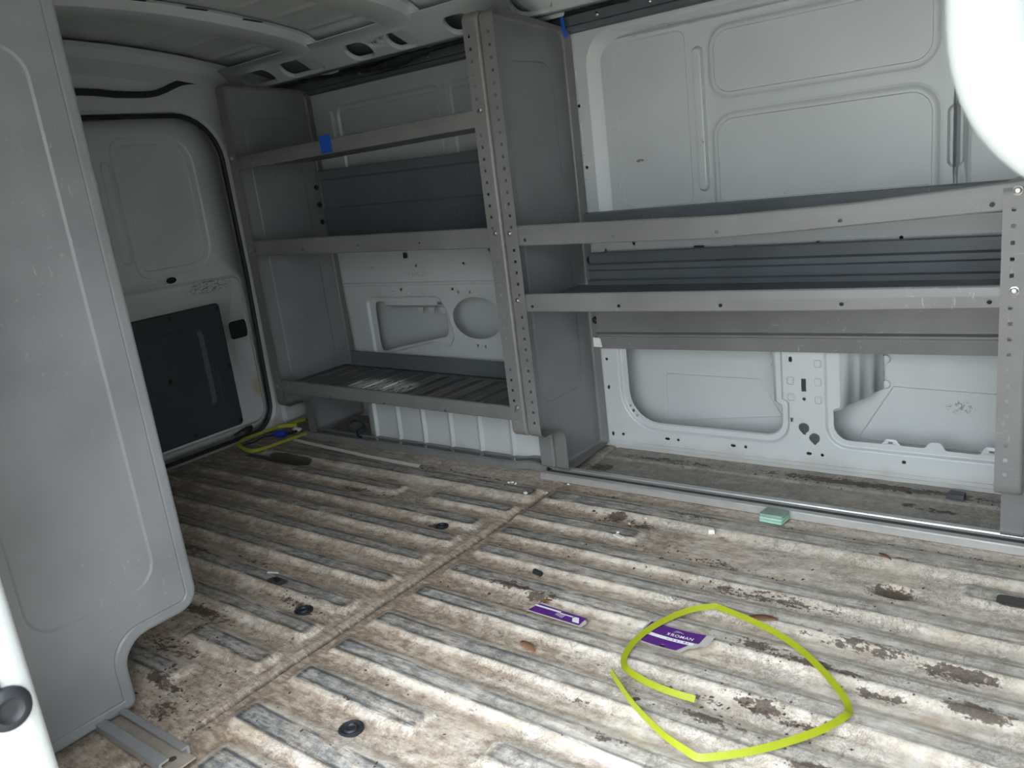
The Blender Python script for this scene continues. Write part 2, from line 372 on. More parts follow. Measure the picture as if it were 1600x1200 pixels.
def ribbon(name, pts, ups, w, th, mat, parent=None):
    """flat band: its width runs along ups"""
    P = [Vector(p) for p in pts]; V = []; F = []; N = len(P)
    for i, p in enumerate(P):
        t = (P[min(i + 1, N - 1)] - P[max(i - 1, 0)]).normalized(); u = Vector(ups[i] if isinstance(ups, list) else ups)
        u = (u - t * u.dot(t)).normalized(); n = t.cross(u)
        for a, b in ((-1, -1), (1, -1), (1, 1), (-1, 1)): V.append(tuple(p + u * (a * w / 2) + n * (b * th / 2)))
    for i in range(N - 1):
        for k in range(4): F.append((i * 4 + k, i * 4 + (k + 1) % 4, i * 4 + 4 + (k + 1) % 4, i * 4 + 4 + k))
    F.append((0, 1, 2, 3)); F.append(tuple(N * 4 - 4 + k for k in range(4)))
    return mk(name, V, F, mat, parent, smooth=True, angle=40)

# small shared hardware meshes
def bolt_mesh():
    V, F = [], []; n = 10
    for r, h in ((0.0062, 0), (0.0062, 0.001), (0.0045, 0.0016), (0.0042, 0.004), (0.003, 0.0048)):
        for k in range(n): V.append((r * math.cos(2 * math.pi * k / n), r * math.sin(2 * math.pi * k / n), h))
    for i in range(4):
        for k in range(n): F.append((i * n + k, i * n + (k + 1) % n, i * n + n + (k + 1) % n, i * n + n + k))
    F.append(tuple(range(4 * n, 5 * n)))
    me = bpy.data.meshes.new('bolt'); me.from_pydata(V, [], F); me.materials.append(M['zinc'])
    me.polygons.foreach_set('use_smooth', [True] * len(F)); me.set_sharp_from_angle(angle=math.radians(40)); return me
BOLT = bolt_mesh()
BLACKBOLT = BOLT.copy(); BLACKBOLT.materials.clear(); BLACKBOLT.materials.append(M['black'])
def bolt(loc, parent, axis='-y', me=None, s=1.0, name='bolt'):
    o = bpy.data.objects.new(name, me or BOLT); C.objects.link(o); o.parent = parent
    o.location = Vector(loc) - wloc(parent)
    o.rotation_euler = {'-y': (math.pi / 2, 0, 0), '+x': (0, math.pi / 2, 0), 'z': (0, 0, 0), '+y': (-math.pi / 2, 0, 0)}[axis]
    o.scale = (s, s, s); return o

# ------------------------------------------------------------------ ground outside
tag(boxm('ground', (-30, -30, -0.62), (30, 30, -0.57), M['asphalt']), kind='structure')

# ------------------------------------------------------------------ floor
YN, YF, XR, XF = 0.27, 1.84, -2.456, 0.75
def vnoise(x, y, seed):
    r = np.random.default_rng(seed); g = r.random((97, 97))
    xi = np.floor(x).astype(int); yi = np.floor(y).astype(int); fx = x - xi; fy = y - yi
    fx = fx * fx * (3 - 2 * fx); fy = fy * fy * (3 - 2 * fy)
    a = g[xi % 97, yi % 97]; b = g[(xi + 1) % 97, yi % 97]; c = g[xi % 97, (yi + 1) % 97]; d = g[(xi + 1) % 97, (yi + 1) % 97]
    return (a * (1 - fx) + b * fx) * (1 - fy) + (c * (1 - fx) + d * fx) * fy
def ss(a, b, v):
    t = np.clip((v - a) / (b - a), 0, 1); return t * t * (3 - 2 * t)
RIBS = []   # y centre, x start, x end, half width of the flat top, width of the flank, height
for y in (0.79, 0.89, 0.995, 1.10, 1.195): RIBS += [(y, -2.33, -1.185, 0.014, 0.021, 0.010), (y, -1.09, 0.7, 0.014, 0.021, 0.010)]
RIBS += [(1.285, -2.30, -1.19, 0.014, 0.022, 0.010), (1.285, -1.10, 0.7, 0.014, 0.022, 0.010)]
RIBS += [(1.375, -1.955, -1.525, 0.013, 0.02, 0.009), (1.375, -1.395, -1.155, 0.013, 0.02, 0.009), (1.375, -1.115, -0.82, 0.015, 0.022, 0.010), (1.40, -0.20, 0.7, 0.016, 0.022, 0.010)]
RIBS += [(1.475, -2.20, -1.16, 0.017, 0.03, 0.012), (1.485, -1.105, 0.7, 0.019, 0.032, 0.013)]
RIBS += [(0.69, -1.385, -1.18, 0.015, 0.022, 0.010), (0.69, -2.33, -1.55, 0.015, 0.022, 0.010), (0.70, -1.085, -0.82, 0.015, 0.022, 0.010), (0.705, -0.675, 0.7, 0.015, 0.022, 0.010)]
RIBS += [(0.585, -2.33, -1.30, 0.016, 0.026, 0.010), (0.584, -1.086, 0.7, 0.018, 0.026, 0.011), (0.49, -1.035, 0.7, 0.022, 0.028, 0.012), (0.40, -0.85, 0.7, 0.018, 0.024, 0.010)]
RIBS = [(y, a, b, hw, fl * 1.2, h * (.80 if b < -1.1 else .68)) for (y, a, b, hw, fl, h) in RIBS]
SEAM = -1.135
STAINS = [  # x, y, rx, ry, strength : ragged brown patches
    (-0.90, 1.44, .035, .025, 1.0), (-0.83, 1.425, .05, .02, .8), (-0.62, 1.33, .10, .02, .62), (-0.50, 1.25, .16, .02, .75), (-0.30, 1.17, .12, .02, .7),
    (-0.45, 1.10, .05, .014, .85), (-0.36, 1.09, .09, .010, .9), (-0.26, 1.06, .06, .012, .85), (-0.17, 1.16, .06, .018, 1.0), (-0.14, 1.08, .055, .015, 1.0),
    (-0.39, 0.965, .045, .016, 1.0), (-0.33, 0.955, .05, .012, .7), (-0.29, 0.87, .05, .018, .9), (-0.45, 0.90, .06, .016, .75), (-0.50, 0.945, .07, .012, .7),
    (-0.22, 0.83, .05, .015, .7), (-0.15, 0.90, .05, .012, .8), (-0.56, 1.52, .10, .012, .55), (-0.25, 1.53, .22, .008, .6), (-0.31, 1.36, .045, .028, 1.0),
    (-0.30, 1.47, .03, .010, .7), (-0.62, 1.18, .05, .012, .5), (-0.93, 1.09, .07, .016, .8), (-0.86, 1.08, .04, .02, .9), (-1.27, 1.242, .035, .016, .9),
    (-1.30, 0.85, .10, .014, .7), (-1.46, 0.74, .12, .022, .85), (-1.40, 0.63, .12, .03, .65), (-1.50, 1.33, .16, .03, .45), (-1.30, 0.56, .08, .016, .8),
    (-1.22, 0.52, .05, .03, .7), (-1.66, 1.33, .06, .018, .8), (-1.66, 1.53, .20, .014, .8), (-1.40, 1.53, .12, .010, .7), (-0.75, 1.50, .12, .020, .5), (-1.00, 1.535, .14, .022, .65),
    (-0.33, 0.70, .05, .02, .6), (-0.55, 0.80, .05, .014, .6), (-0.62, 0.855, .06, .012, .5), (-0.66, 0.95, .04, .012, .45), (-0.95, 1.79, .2, .02, .8), (-0.45, 1.80, .3, .02, 1.0), (-0.30, 1.72, .05, .012, .9), (-0.36, 1.73, .02, .012, 1.0),
    (-1.10, 1.70, .05, .03, .9), (-1.14, 0.47, .08, .02, .5), (-1.53, 0.93, .10, .02, .6), (-1.75, 0.90, .12, .03, .7)]
BLACKS = [(-2.057, 1.423, .11, .030, 1.0), (-2.19, 1.41, .07, .014, .8), (-1.256, .837, .034, .018, .5), (-0.13, 1.395, .03, .018, 1.1), (-1.40, 0.885, .03, .014, .9), (-0.55, 0.60, .05, .02, .5)]
def floor_height(X, Y):
    Z = np.zeros_like(X); top = np.zeros_like(X); edge = np.zeros_like(X)
    for (yc, x0, x1, hw, fl, h) in RIBS:
        wob = 0.003 * (vnoise(X * 9 + 31, Y * 0 + yc * 40, 5) - 0.5)
        dy = np.abs(Y - yc - wob); ex = np.maximum(np.maximum(x0 - X, X - x1), 0)
        q = np.where((dy > hw) | (ex > 0), np.hypot(np.maximum(dy - hw, 0), ex * 1.1), 0)
        pr = 1 - ss(0, fl, q); Z = np.maximum(Z, h * pr)
        top = np.maximum(top, 1 - ss(0.0, 0.006, q))
        e = np.exp(-((dy - hw + 0.0005) / 0.0034) ** 2) * (ex <= 0) + np.exp(-((X - x0) / 0.006) ** 2) * (dy < hw) + np.exp(-((X - x1) / 0.006) ** 2) * (dy < hw)
        edge = np.maximum(edge, np.clip(e, 0, 1))
    # lap joint across the van
    Z += np.where(X < SEAM, 0.0025, 0) + 0.0009 * np.exp(-((X - SEAM + 0.012) / 0.006) ** 2) - 0.0030 * np.exp(-((X - SEAM - 0.006) / 0.003) ** 2)
    Z -= 0.008 * (1 - ss(0.6, 1.0, np.hypot((X + 0.305) / 0.045, (Y - 1.362) / 0.026)))
    Z -= 0.010 * (1 - ss(0.75, 1.0, np.hypot((X + 2.057) / 0.11, (Y - 1.423) / 0.028)))
    Z += 0.004 * ss(1.765, 1.772, Y)
    Z += 0.0012 * (vnoise(X * 22, Y * 40, 3) - 0.5)
    return Z, top, edge
xs = np.unique(np.concatenate([np.arange(XR, 0.0, 0.007), np.linspace(SEAM - .03, SEAM + .025, 40), np.linspace(0.0, XF, 40)]).round(5)); ys = np.append(np.arange(YN, YF + 0.001, 0.003), [1.88, 1.955])
X, Y = np.meshgrid(xs, ys, indexing='ij'); Z, top, edge = floor_height(X, Y)
edge = np.clip(edge + 0.9 * np.exp(-((X - SEAM - 0.005) / 0.004) ** 2), 0, 1)
stain = np.zeros_like(X); blk = np.zeros_like(X)
for (a, b, rx, ry, s) in STAINS: stain = np.maximum(stain, s * np.exp(-(((X - a) / rx) ** 2 + ((Y - b) / ry) ** 2)))
for (a, b, rx, ry, s) in BLACKS: blk = np.maximum(blk, s * np.exp(-(((X - a) / rx) ** 4 + ((Y - b) / ry) ** 4)))
rear = np.clip(ss(-1.35, -2.35, X) * 0.75 + 0.2 * ss(1.62, 1.66, Y), 0, 1) * np.ones_like(X)
tan = np.clip(0.30 + 0.55 * ss(-0.75, -1.15, X) * ss(1.6, 1.2, Y) + 0.9 * np.exp(-((X - SEAM) / 0.05) ** 2) - 0.75 * ss(-0.9, -0.2, X), -1, 1)
nx, ny = X.shape; idx = np.arange(nx * ny).reshape(nx, ny)
F = np.stack([idx[:-1, :-1], idx[1:, :-1], idx[1:, 1:], idx[:-1, 1:]], -1).reshape(-1, 4)
me = bpy.data.meshes.new('floor'); V = np.stack([X, Y, Z], -1).reshape(-1, 3)
me.vertices.add(len(V)); me.vertices.foreach_set('co', V.ravel()); me.loops.add(F.size); me.loops.foreach_set('vertex_index', F.ravel())
me.polygons.add(len(F)); me.polygons.foreach_set('loop_start', np.arange(0, F.size, 4)); me.polygons.foreach_set('loop_total', np.full(len(F), 4))
me.update(calc_edges=True); me.validate(); me.polygons.foreach_set('use_smooth', [True] * len(F)); me.materials.append(M['floor'])
for nm, ch in (('wear', (top, edge, stain)), ('wear2', (rear, tan, blk))):
    at = me.attributes.new(nm, 'FLOAT_COLOR', 'POINT'); c = np.stack([a.ravel() for a in ch] + [np.ones(X.size)], -1); at.data.foreach_set('color', c.ravel().astype(np.float32))
floor = bpy.data.objects.new('floor', me); C.objects.link(floor); tag(floor, kind='structure')
def fz(x, y):
    z, _, _ = floor_height(np.array([[float(x)]]), np.array([[float(y)]])); return float(z[0, 0])

# rubber drain plugs pressed into the floor
def plug(x, y, r):
    n = 20; V = []; Fc = []; z0 = fz(x, y)
    prof = ((r, -0.002), (r, 0.003), (r * 0.82, 0.0045), (r * 0.62, 0.0025), (r * 0.56, 0.002), (r * 0.5, 0.0045), (r * 0.42, 0.005), (r * 0.34, 0.0025))
    for rr, h in prof:
        for k in range(n): V.append((x + rr * math.cos(2 * math.pi * k / n), y + rr * math.sin(2 * math.pi * k / n), z0 + h))
    for i in range(len(prof) - 1):
        for k in range(n): Fc.append((i * n + k, i * n + (k + 1) % n, i * n + n + (k + 1) % n, i * n + n + k))
    Fc.append(tuple(range((len(prof) - 1) * n, len(prof) * n)))
    mk('rubber_plug', V, Fc, M['black'], floor, smooth=True, angle=50)
plug(-0.902, 0.640, 0.0195); plug(-1.256, 0.837, 0.0185); plug(-1.256, 1.243, 0.017)

# ------------------------------------------------------------------ far wall: pressed inner sheet with cut-outs, outer skin behind
def wmap(u, v, d): return (u, 1.84 + d, v)
holes, embs = [], []
def hole_lip(pts, r, ring=0.023, step=0.009, seg=6):
    holes.append((rpoly(pts, r, seg), step + 0.004))
    for d, h in ((-ring, 0), (-ring + 0.003, 0.002), (-ring + 0.007, step - .001), (-ring + .009, step), (-0.003, step)): embs.append((roff(pts, r, d, seg), h))
# upper panel beside the front shelves
R0 = 0.015
embs += emboss(rect(-1.118, -0.275, 0.545 + 0.05, 1.078), [0.02, 0.02, 0.05, 0.075], [(0, 0), (0.006, 0.003), (0.026, R0 - 0.002), (0.032, R0)])
embs += emboss(rect(-1.053, -0.862, 0.650, 1.042), [0.035, 0.02, 0.02, 0.05], [(0, R0), (0.003, R0 + 0.004)])
def frame(x0, x1, z0, z1, r):
    return emboss(rect(x0, x1, z0, z1), r, [(0, R0), (0.005, R0 - 0.0012), (0.010, R0 - 0.0048), (0.0135, R0 - 0.006), (0.0185, R0 - 0.006), (0.0205, R0 - 0.002)])
embs += frame(-0.812, -0.327, 0.871, 1.041, 0.055)
embs += frame(-0.812, -0.327, 0.632, 0.853, [0.02, 0.02, 0.06, 0.06])
embs += [(capsule(-0.847, -0.818, 0.676, 1.0), R0), (capsule(-0.843, -0.822, 0.682, 0.994), R0 - 0.009), (capsule(-0.839, -0.826, 0.688, 0.988), R0 - 0.010)]
embs += [(capsule(-0.320, -0.290, 0.68, 0.802), R0), (capsule(-0.316, -0.294, 0.685, 0.797), R0 + 0.008)]
for (u, v) in ((-1.0665, 0.976), (-1.0645, 0.842), (-1.0625, 0.71), (-0.987, 1.053), (-0.895, 1.054), (-0.843, 1.052)):
    embs += [(ell(u, v, 0.0055, n=10), R0), (ell(u, v, 0.0042, n=10), R0 + 0.003)]
for z0, z1 in ((0.935, 1.0), (0.795, 0.875), (0.665, 0.735)): embs += [(capsule(-1.151, -1.143, z0, z1), 0), (capsule(-1.149, -1.145, z0 + .002, z1 - .002), 0.004)]
for (u, v) in ((-1.149, 0.914), (-1.143, 0.763), (-1.157, 1.046)): holes.append(ell(u, v, 0.0042))
# upper panel behind the rear shelves
embs += emboss(rect(-2.30, -1.215, 0.60, 1.078), 0.05, [(0, 0), (0.02, 0.010)])
for a, b in ((-2.052, -1.61), (-1.578, -1.25)): embs += emboss(rect(a, b, 0.66, 1.04), 0.03, [(0, 0.010), (0.006, 0.016), (0.018, 0.016), (0.020, 0.012)])
embs += [(capsule(-2.10, -2.07, 0.92, 1.03), 0.010), (capsule(-2.096, -2.074, 0.925, 1.025), 0.002)]
embs += [(capsule(-1.606, -1.582, 0.90, 1.03), 0.010), (capsule(-1.602, -1.586, 0.905, 1.025), 0.002)]
# band of small punched holes
for (u, v, w, h) in ((-1.836, 0.562, .02, .018), (-0.85, 0.545, .026, .015)): holes.append(box2(u, v, w, h))
for (u, v) in ((-1.994, .529), (-1.797, .53), (-1.601, .531), (-1.708, .574), (-1.497, .567), (-1.926, .578), (-1.109, .551), (-1.026, .564), (-0.942, .542), (-0.758, .546), (-0.569, .547), (-0.40, .549), (-0.18, .549)): holes.append(ell(u, v, .0045))
embs += [(capsule(-2.25, -1.22, 0.467, 0.479), 0), (capsule(-2.249, -1.221, 0.470, 0.476), -0.003)]
for (u, v) in ((-1.878, .455), (-1.659, .454), (-1.464, .455), (-2.125, .453)): holes.append(box2(u, v, .009, .008))
for (u, v) in ((-1.979, .443), (-1.785, .444), (-1.637, .445), (-1.592, .445), (-2.089, .322), (-1.824, .262), (-1.75, .262), (-1.587, .279), (-1.557, .278), (-1.475, .316)): holes.append(box2(u, v, .006, .009))
# oval and trapezoid openings behind the rear shelves
holes.append((ell(-1.579, 0.364, 0.096, 0.065, 40), 0.003))
TRAP = [(-2.020, .414), (-1.967, .414), (-1.963, .401), (-1.760, .401), (-1.754, .414), (-1.712, .410), (-1.703, .352), (-1.709, .303), (-1.955, .257), (-2.022, .240)]
holes.append((rpoly(TRAP, [.02, .004, .004, .004, .004, .02, .03, .025, .03, .02], 4), 0.010))
embs += emboss([(-2.052, .434), (-1.722, .434), (-1.690, .38), (-1.676, .305), (-1.70, .268), (-1.775, .279), (-1.96, .240), (-2.052, .222)], [.03, .03, .05, .03, .02, .03, .03, .02], [(0, 0), (0.003, .002), (0.008, 0.008)])
for u in (-1.915, -1.850): embs += [(capsule(u - .007, u + .007, .4365, .4505), 0), (capsule(u - .004, u + .004, .4395, .4475), -0.004)]
hole_lip(rect(-2.33, -2.162, 0.19, 0.40), [.01, .01, .035, .01])
# big lower openings beside the front shelves
hole_lip([(-1.082, .083), (-0.668, .083), (-0.667, .160), (-0.681, .166), (-0.681, .385), (-1.082, .385)], [.085, .045, .006, .006, .02, .02])
CUT2 = [(-.531, .385), (-.531, .166), (-.546, .161), (-.546, .087), (-.442, .087), (-.433, .1), (-.412, .1), (-.403, .087), (-.355, .087), (-.342, .102), (-.323, .102), (-.312, .085), (-.249, .084), (-.237, .103), (-.215, .102), (-.203, .087), (.02, .087), (.02, .385)]
holes.append((rpoly(CUT2, [.01, .006, .006, .045, .004, .005, .005, .004, .004, .006, .006, .004, .004, .006, .006, .004, .03, .03], 4), 0.008))
embs += emboss(rect(-.566, .04, .066, .41), [.055, .055, .03, .03], [(0, 0), (0.003, 0.0015), (.007, .007), (.009, .008)])
for (u, v) in ((-.423, .0925), (-.226, .0935)): holes.append((box2(u, v, .010, .005), 0.006))
for (u, v, w, h) in ((-1.137, .257, .008, .008), (-1.138, .178, .007, .011), (-1.138, .044, .007, .012), (-1.106, .045, .008, .008), (-.972, .046, .013, .007), (-.941, .046, .008, .008), (-.79, .047, .013, .007), (-.758, .047, .008, .008), (-.639, .278, .008, .013), (-.610, .183, .008, .008), (-.640, .129, .007, .012), (-.602, .048, .013, .007), (-.571, .048, .008, .008), (-.394, .052, .009, .008), (-.212, .052, .009, .008)):
    holes.append(rpoly(rect(u - w / 2, u + w / 2, v - h / 2, v + h / 2), min(w, h) * .45, 2))
holes.append(box2(-.610, .217, .011, .031, .0008))
for k in (206, 216, 226):   # three small holes on the corner of the lip
    holes.append((ell(-.997 + .0935 * math.cos(math.radians(k)), .168 + .0935 * math.sin(math.radians(k)), .0030 if k != 216 else .0042), .009))
for (u, v) in ((-.612, .1115), (-.588, .088)):   # keyholes
    k = [(u + .0125 * math.cos(math.radians(a)), v + .0125 * math.sin(math.radians(a))) for a in range(-70, 251, 16)]
    holes.append(k + [(u - .0030, v - .0165), (u + .0030, v - .0165)])
for z0 in (.024, .014): embs += [(capsule(-1.12, .60, z0 - .0015, z0 + .0015), 0), (capsule(-1.119, .599, z0 - .0006, z0 + .0006), .0018)]
for (u, v) in ((-.640, .226), (-.640, .186), (-.577, .270), (-.577, .226), (-.577, .183)):
    embs += [(box2(u, v, .018, .020, .004), 0), (box2(u, v, .012, .014, .003), -0.0035)]
wall = sheet('wall_far', rect(-2.385, XF, -0.004, 1.085), holes, embs, wmap, M['white'])
tag(wall, kind='structure')
# outer skin with its faint stiffening creases
ol = [(-1.016, .196), (-.755, .195), (-.697, .098), (-1.023, .057)]
ol2 = [(-.44, .196), (-.15, .19), (-.15, .05), (-.52, .06)]
oe = []
for q in (ol, ol2): oe += emboss(q, .006, [(0, 0), (.0015, -.0025), (.003, 0)])
sheet('outer_skin', rect(-2.47, XF, -0.06, 1.17), [], oe, lambda u, v, d: (u, 1.945 + d, v), M['white'], wall)
# pillar reinforcements inside the openings
def reinf(prof, z0, z1, slope):
    V = []; Fq = []; n = len(prof)
    for x, y in prof: V += [(x, y, z0 + slope * abs(x - prof[0][0])), (x, y, z1)]
    for i in range(n - 1): Fq.append((2 * i, 2 * i + 2, 2 * i + 3, 2 * i + 1))
    o = mk('pillar_reinforcement', V, Fq, M['white'], wall, smooth=True, angle=20, solid=0.0015)
    return o
pr = reinf([(-.555, 1.850), (-.530, 1.850), (-.520, 1.880), (-.502, 1.884), (-.498, 1.892), (-.480, 1.894), (-.476, 1.93), (-.458, 1.932)], .150, .44, .42)
pl = reinf([(-.665, 1.850), (-.684, 1.850), (-.692, 1.882), (-.700, 1.93), (-.712, 1.932)], .165, .44, .25)
for (x, z) in ((-.455, .26), (-.455, .20), (-.714, .27), (-.714, .23)):
    V = []; Fc = []
    for rr, h in ((.011, 0), (.009, .004), (.004, .005)):
        for k in range(12): V.append((x + rr * math.cos(k * math.pi / 6), 1.9425 - h, z + rr * math.sin(k * math.pi / 6)))
    for i in range(2):
        for k in range(12): Fc.append((i * 12 + k, i * 12 + (k + 1) % 12, i * 12 + 12 + (k + 1) % 12, i * 12 + 12 + k))
    Fc.append(tuple(range(24, 36))); mk('sealer_pad', V, Fc, M['white'], wall, smooth=True, angle=40)
# latch bracket hanging in the trapezoid opening
V = [(-1.968, 1.849, .403), (-1.74, 1.849, .403), (-1.968, 1.849, .424), (-1.74, 1.849, .424), (-1.94, 1.875, .392), (-1.715, 1.875, .392)]
mk('inner_bracket', V, [(0, 1, 3, 2), (0, 4, 5, 1)], M['white'], wall, solid=0.002)
for u in (-1.845, -1.795, -1.745): mk('inner_tab', [(u - .016, 1.880, .390), (u + .016, 1.880, .390), (u + .008, 1.882, .370), (u - .008, 1.882, .370)], [(0, 1, 2, 3)], M['white'], wall, solid=0.002)
# boxed wheel arch under the rear shelves
prof = [(-1.985, 1.84), (-1.965, 1.80), (-1.952, 1.72), (-1.945, 1.675), (-1.925, 1.662)]
def beads(x): return prof.append((x, 1.655)) or [prof.append(p) for p in ((x + .006, 1.648), (x + .016, 1.645), (x + .022, 1.655))]
for x in (-1.905, -1.80, -1.695, -1.585, -1.475, -1.36): beads(x)
prof += [(-1.23, 1.655), (-1.20, 1.67), (-1.192, 1.72), (-1.190, 1.84)]
V, Fq = [], []
lev = [(0.0, 0.0), (0.13, 0.004), (0.155, 0.010), (0.17, 0.030), (0.175, 0.06)]
for x, y in prof:
    for z, sh in lev: V.append((x, min(1.838, y + sh), z))
n = len(lev)
for i in range(len(prof) - 1):
    for k in range(n - 1): Fq.append((i * n + k, (i + 1) * n + k, (i + 1) * n + k + 1, i * n + k + 1))
b0 = len(V)
for x, y in prof: V.append((x, 1.838, 0.178))
for i in range(len(prof) - 1): Fq.append((i * n + n - 1, (i + 1) * n + n - 1, b0 + i + 1, b0 + i))
mk('wheel_arch', V, Fq, M['white'], wall, smooth=True, angle=28)
# top rail above the sheet and the roof side member with its oval holes
sweep_x('upper_rail', [(1.838, 1.083), (1.838, 1.086), (1.826, 1.089), (1.826, 1.098), (1.832, 1.102), (1.832, 1.124), (1.858, 1.128), (1.90, 1.130)], -2.385, XF, M['greyblue'], wall, angle=20)
for x in (-1.90, -1.62, -1.30, -1.07, -0.93, -0.79): bolt((x, 1.831, 1.113), wall, '-y', s=0.8, name='rail_screw')
mo = [(-2.385, 0.0), (XF, 0.0), (XF, .105), (-2.385, .105)]
def smap(u, v, d): return (u, 1.735 - v * 0.86 + d * .5, 1.122 + v * 0.62 + d)
sh_ = []
for (a, b) in ((-2.29, -2.15), (-2.09, -1.925), (-1.80, -1.715), (-1.635, -1.55), (-1.43, -1.345), (-1.22, -1.12), (-1.0, -.9)):
    sh_.append((rpoly(rect(a, b, .012, .062), .024, 5), .008))
se = [(roff(rect(a, b, .012, .062), .024, -.006), 0) for (a, b) in ((-2.29, -2.15), (-2.09, -1.925), (-1.80, -1.715), (-1.635, -1.55), (-1.43, -1.345), (-1.22, -1.12), (-1.0, -.9))]
for x in (-1.69, -1.68, -1.655): sh_.append(box2(x, .05 + .01 * (x > -1.66), .004, .008))
side = sheet('trim_1', mo, sh_, se, smap, M['white'], solid=.0015); tag(side, kind='structure')
sweep_x('member_return', [(1.735, 1.122), (1.742, 1.119), (1.752, 1.124), (1.80, 1.15), (1.93, 1.16)], -2.385, XF, M['greyblue'], side, angle=20)

# ------------------------------------------------------------------ roof
def skin(y): return 1.268 - 0.16 * (y - 1.06) ** 2
BOWS = (-1.955, -1.555, -1.155, -0.70, -0.25, 0.25)
xs = np.arange(-2.48, XF + .01, 0.02); ys = np.arange(0.12, 1.96, 0.0075)
X, Y = np.meshgrid(xs, ys, indexing='ij'); Z = skin(Y)
win = np.ones_like(X)
for b in BOWS: win *= ss(0.08, 0.12, np.abs(X - b))
win *= ss(-2.34, -2.30, X)
for k in range(14):
    yk = 0.35 + k * 0.115; Z -= 0.006 * np.exp(-((Y - yk) / 0.007) ** 2) * win
nx, ny = X.shape; idx = np.arange(nx * ny).reshape(nx, ny)
Fq = np.stack([idx[:-1, :-1], idx[1:, :-1], idx[1:, 1:], idx[:-1, 1:]], -1).reshape(-1, 4).tolist()
roof = mk('ceiling', np.stack([X, Y, Z], -1).reshape(-1, 3), Fq, M['white'], smooth=True); tag(roof, kind='structure')
def bow(xc):
    # hat section: two flanges, sloped webs and a flat underside
    secs = [(-.098, .004), (-.066, .006), (-.052, .026), (-.046, .028), (.046, .028), (.052, .026), (.066, .006), (.080, .004)]
    pth = [(y, 0.0, 1.0) for y in np.linspace(0.30, 1.60, 27)] + [(1.635, .002, .95), (1.665, .010, .9), (1.70, .024, .8), (1.735, .036, .72), (1.765, .046, .66)]
    V, Fq = [], []; n = len(secs)
    for y, dz, w in pth:
        for s, h in secs: V.append((xc + s * w, y, skin(y) - h - dz))
    for i in range(len(pth) - 1):
        for k in range(n - 1): Fq.append((i * n + k, i * n + k + 1, i * n + n + k + 1, i * n + n + k))
    o = mk('roof_bow', V, Fq, M['white'], roof, smooth=True, angle=22)
    for y in np.arange(0.50, 1.55, 0.16):          # lightening slots along both flanges, their shade drawn as dark faces
        for (yy, ln) in ((y, .034), (y + .075, .022)):
            z = skin(yy); mk('slot', [(xc - .094, yy - ln, z - .0058), (xc - .084, yy - ln, z - .0064), (xc - .084, yy + ln, skin(yy + ln) - .0064), (xc - .094, yy + ln, skin(yy + ln) - .0058)], [(0, 1, 2, 3)], M['dark'], o)
        z = skin(y); mk('slot', [(xc + .070, y - .03, z - .0072), (xc + .080, y - .03, z - .0062), (xc + .080, y + .03, skin(y + .03) - .0062), (xc + .070, y + .03, skin(y + .03) - .0072)], [(0, 1, 2, 3)], M['dark'], o)
    return o
for b in BOWS: bow(b)
# rear header closing the roof above the doors
sweep_h = [(-2.32, 0.010), (-2.335, 0.020), (-2.345, .048), (-2.36, .060), (-2.385, .085)]
V, Fq = [], []; yy = np.linspace(0.25, 1.86, 33); n = len(sweep_h)
for y in yy:
    for x, d in sweep_h: V.append((x, y, skin(y) - d))
for i in range(len(yy) - 1):
    for k in range(n - 1): Fq.append((i * n + k, i * n + k + 1, i * n + n + k + 1, i * n + n + k))
mk('rear_header', V, Fq, M['white'], roof, smooth=True, angle=18)

# ------------------------------------------------------------------ rear wall and doors
DO = [(0.50, 0.012), (1.630, 0.012), (1.642, 0.55), (1.638, 1.068), (0.492, 1.068), (0.488, .55)]; DR = [.09, .09, .3, .15, .15, .3]
rw = sheet('wall_rear', [(0.27, 0), (1.845, 0), (1.845, 1.16), (1.70, 1.21), (1.06, 1.25), (0.4, 1.21), (0.27, 1.16)],
           [(rpoly(DO, DR, 8), .022)], [(roff(DO, DR, -.016, 8), 0), (roff(DO, DR, -.006, 8), .006)], lambda u, v, d: (-2.385 - d, u, v), M['door'])
tag(rw, kind='structure')
seal = [(-2.390, u, v) for u, v in roff(DO, DR, 0.004, 8)]
tube('door_seal', seal, 0.0085, M['black'], rw, n=8, closed=True, sc=(1.0, 0.8))
hb = smooth_path([(-2.376, .55, 1.128), (-2.376, 1.0, 1.130), (-2.376, 1.227, 1.131), (-2.376, 1.325, 1.124), (-2.376, 1.42, 1.124), (-2.376, 1.467, 1.134), (-2.376, 1.535, 1.158), (-2.376, 1.60, 1.161), (-2.376, 1.67, 1.150)], 4)
ribbon('header_seal', hb, (0, 0, 1), 0.018, 0.010, M['black'], rw)
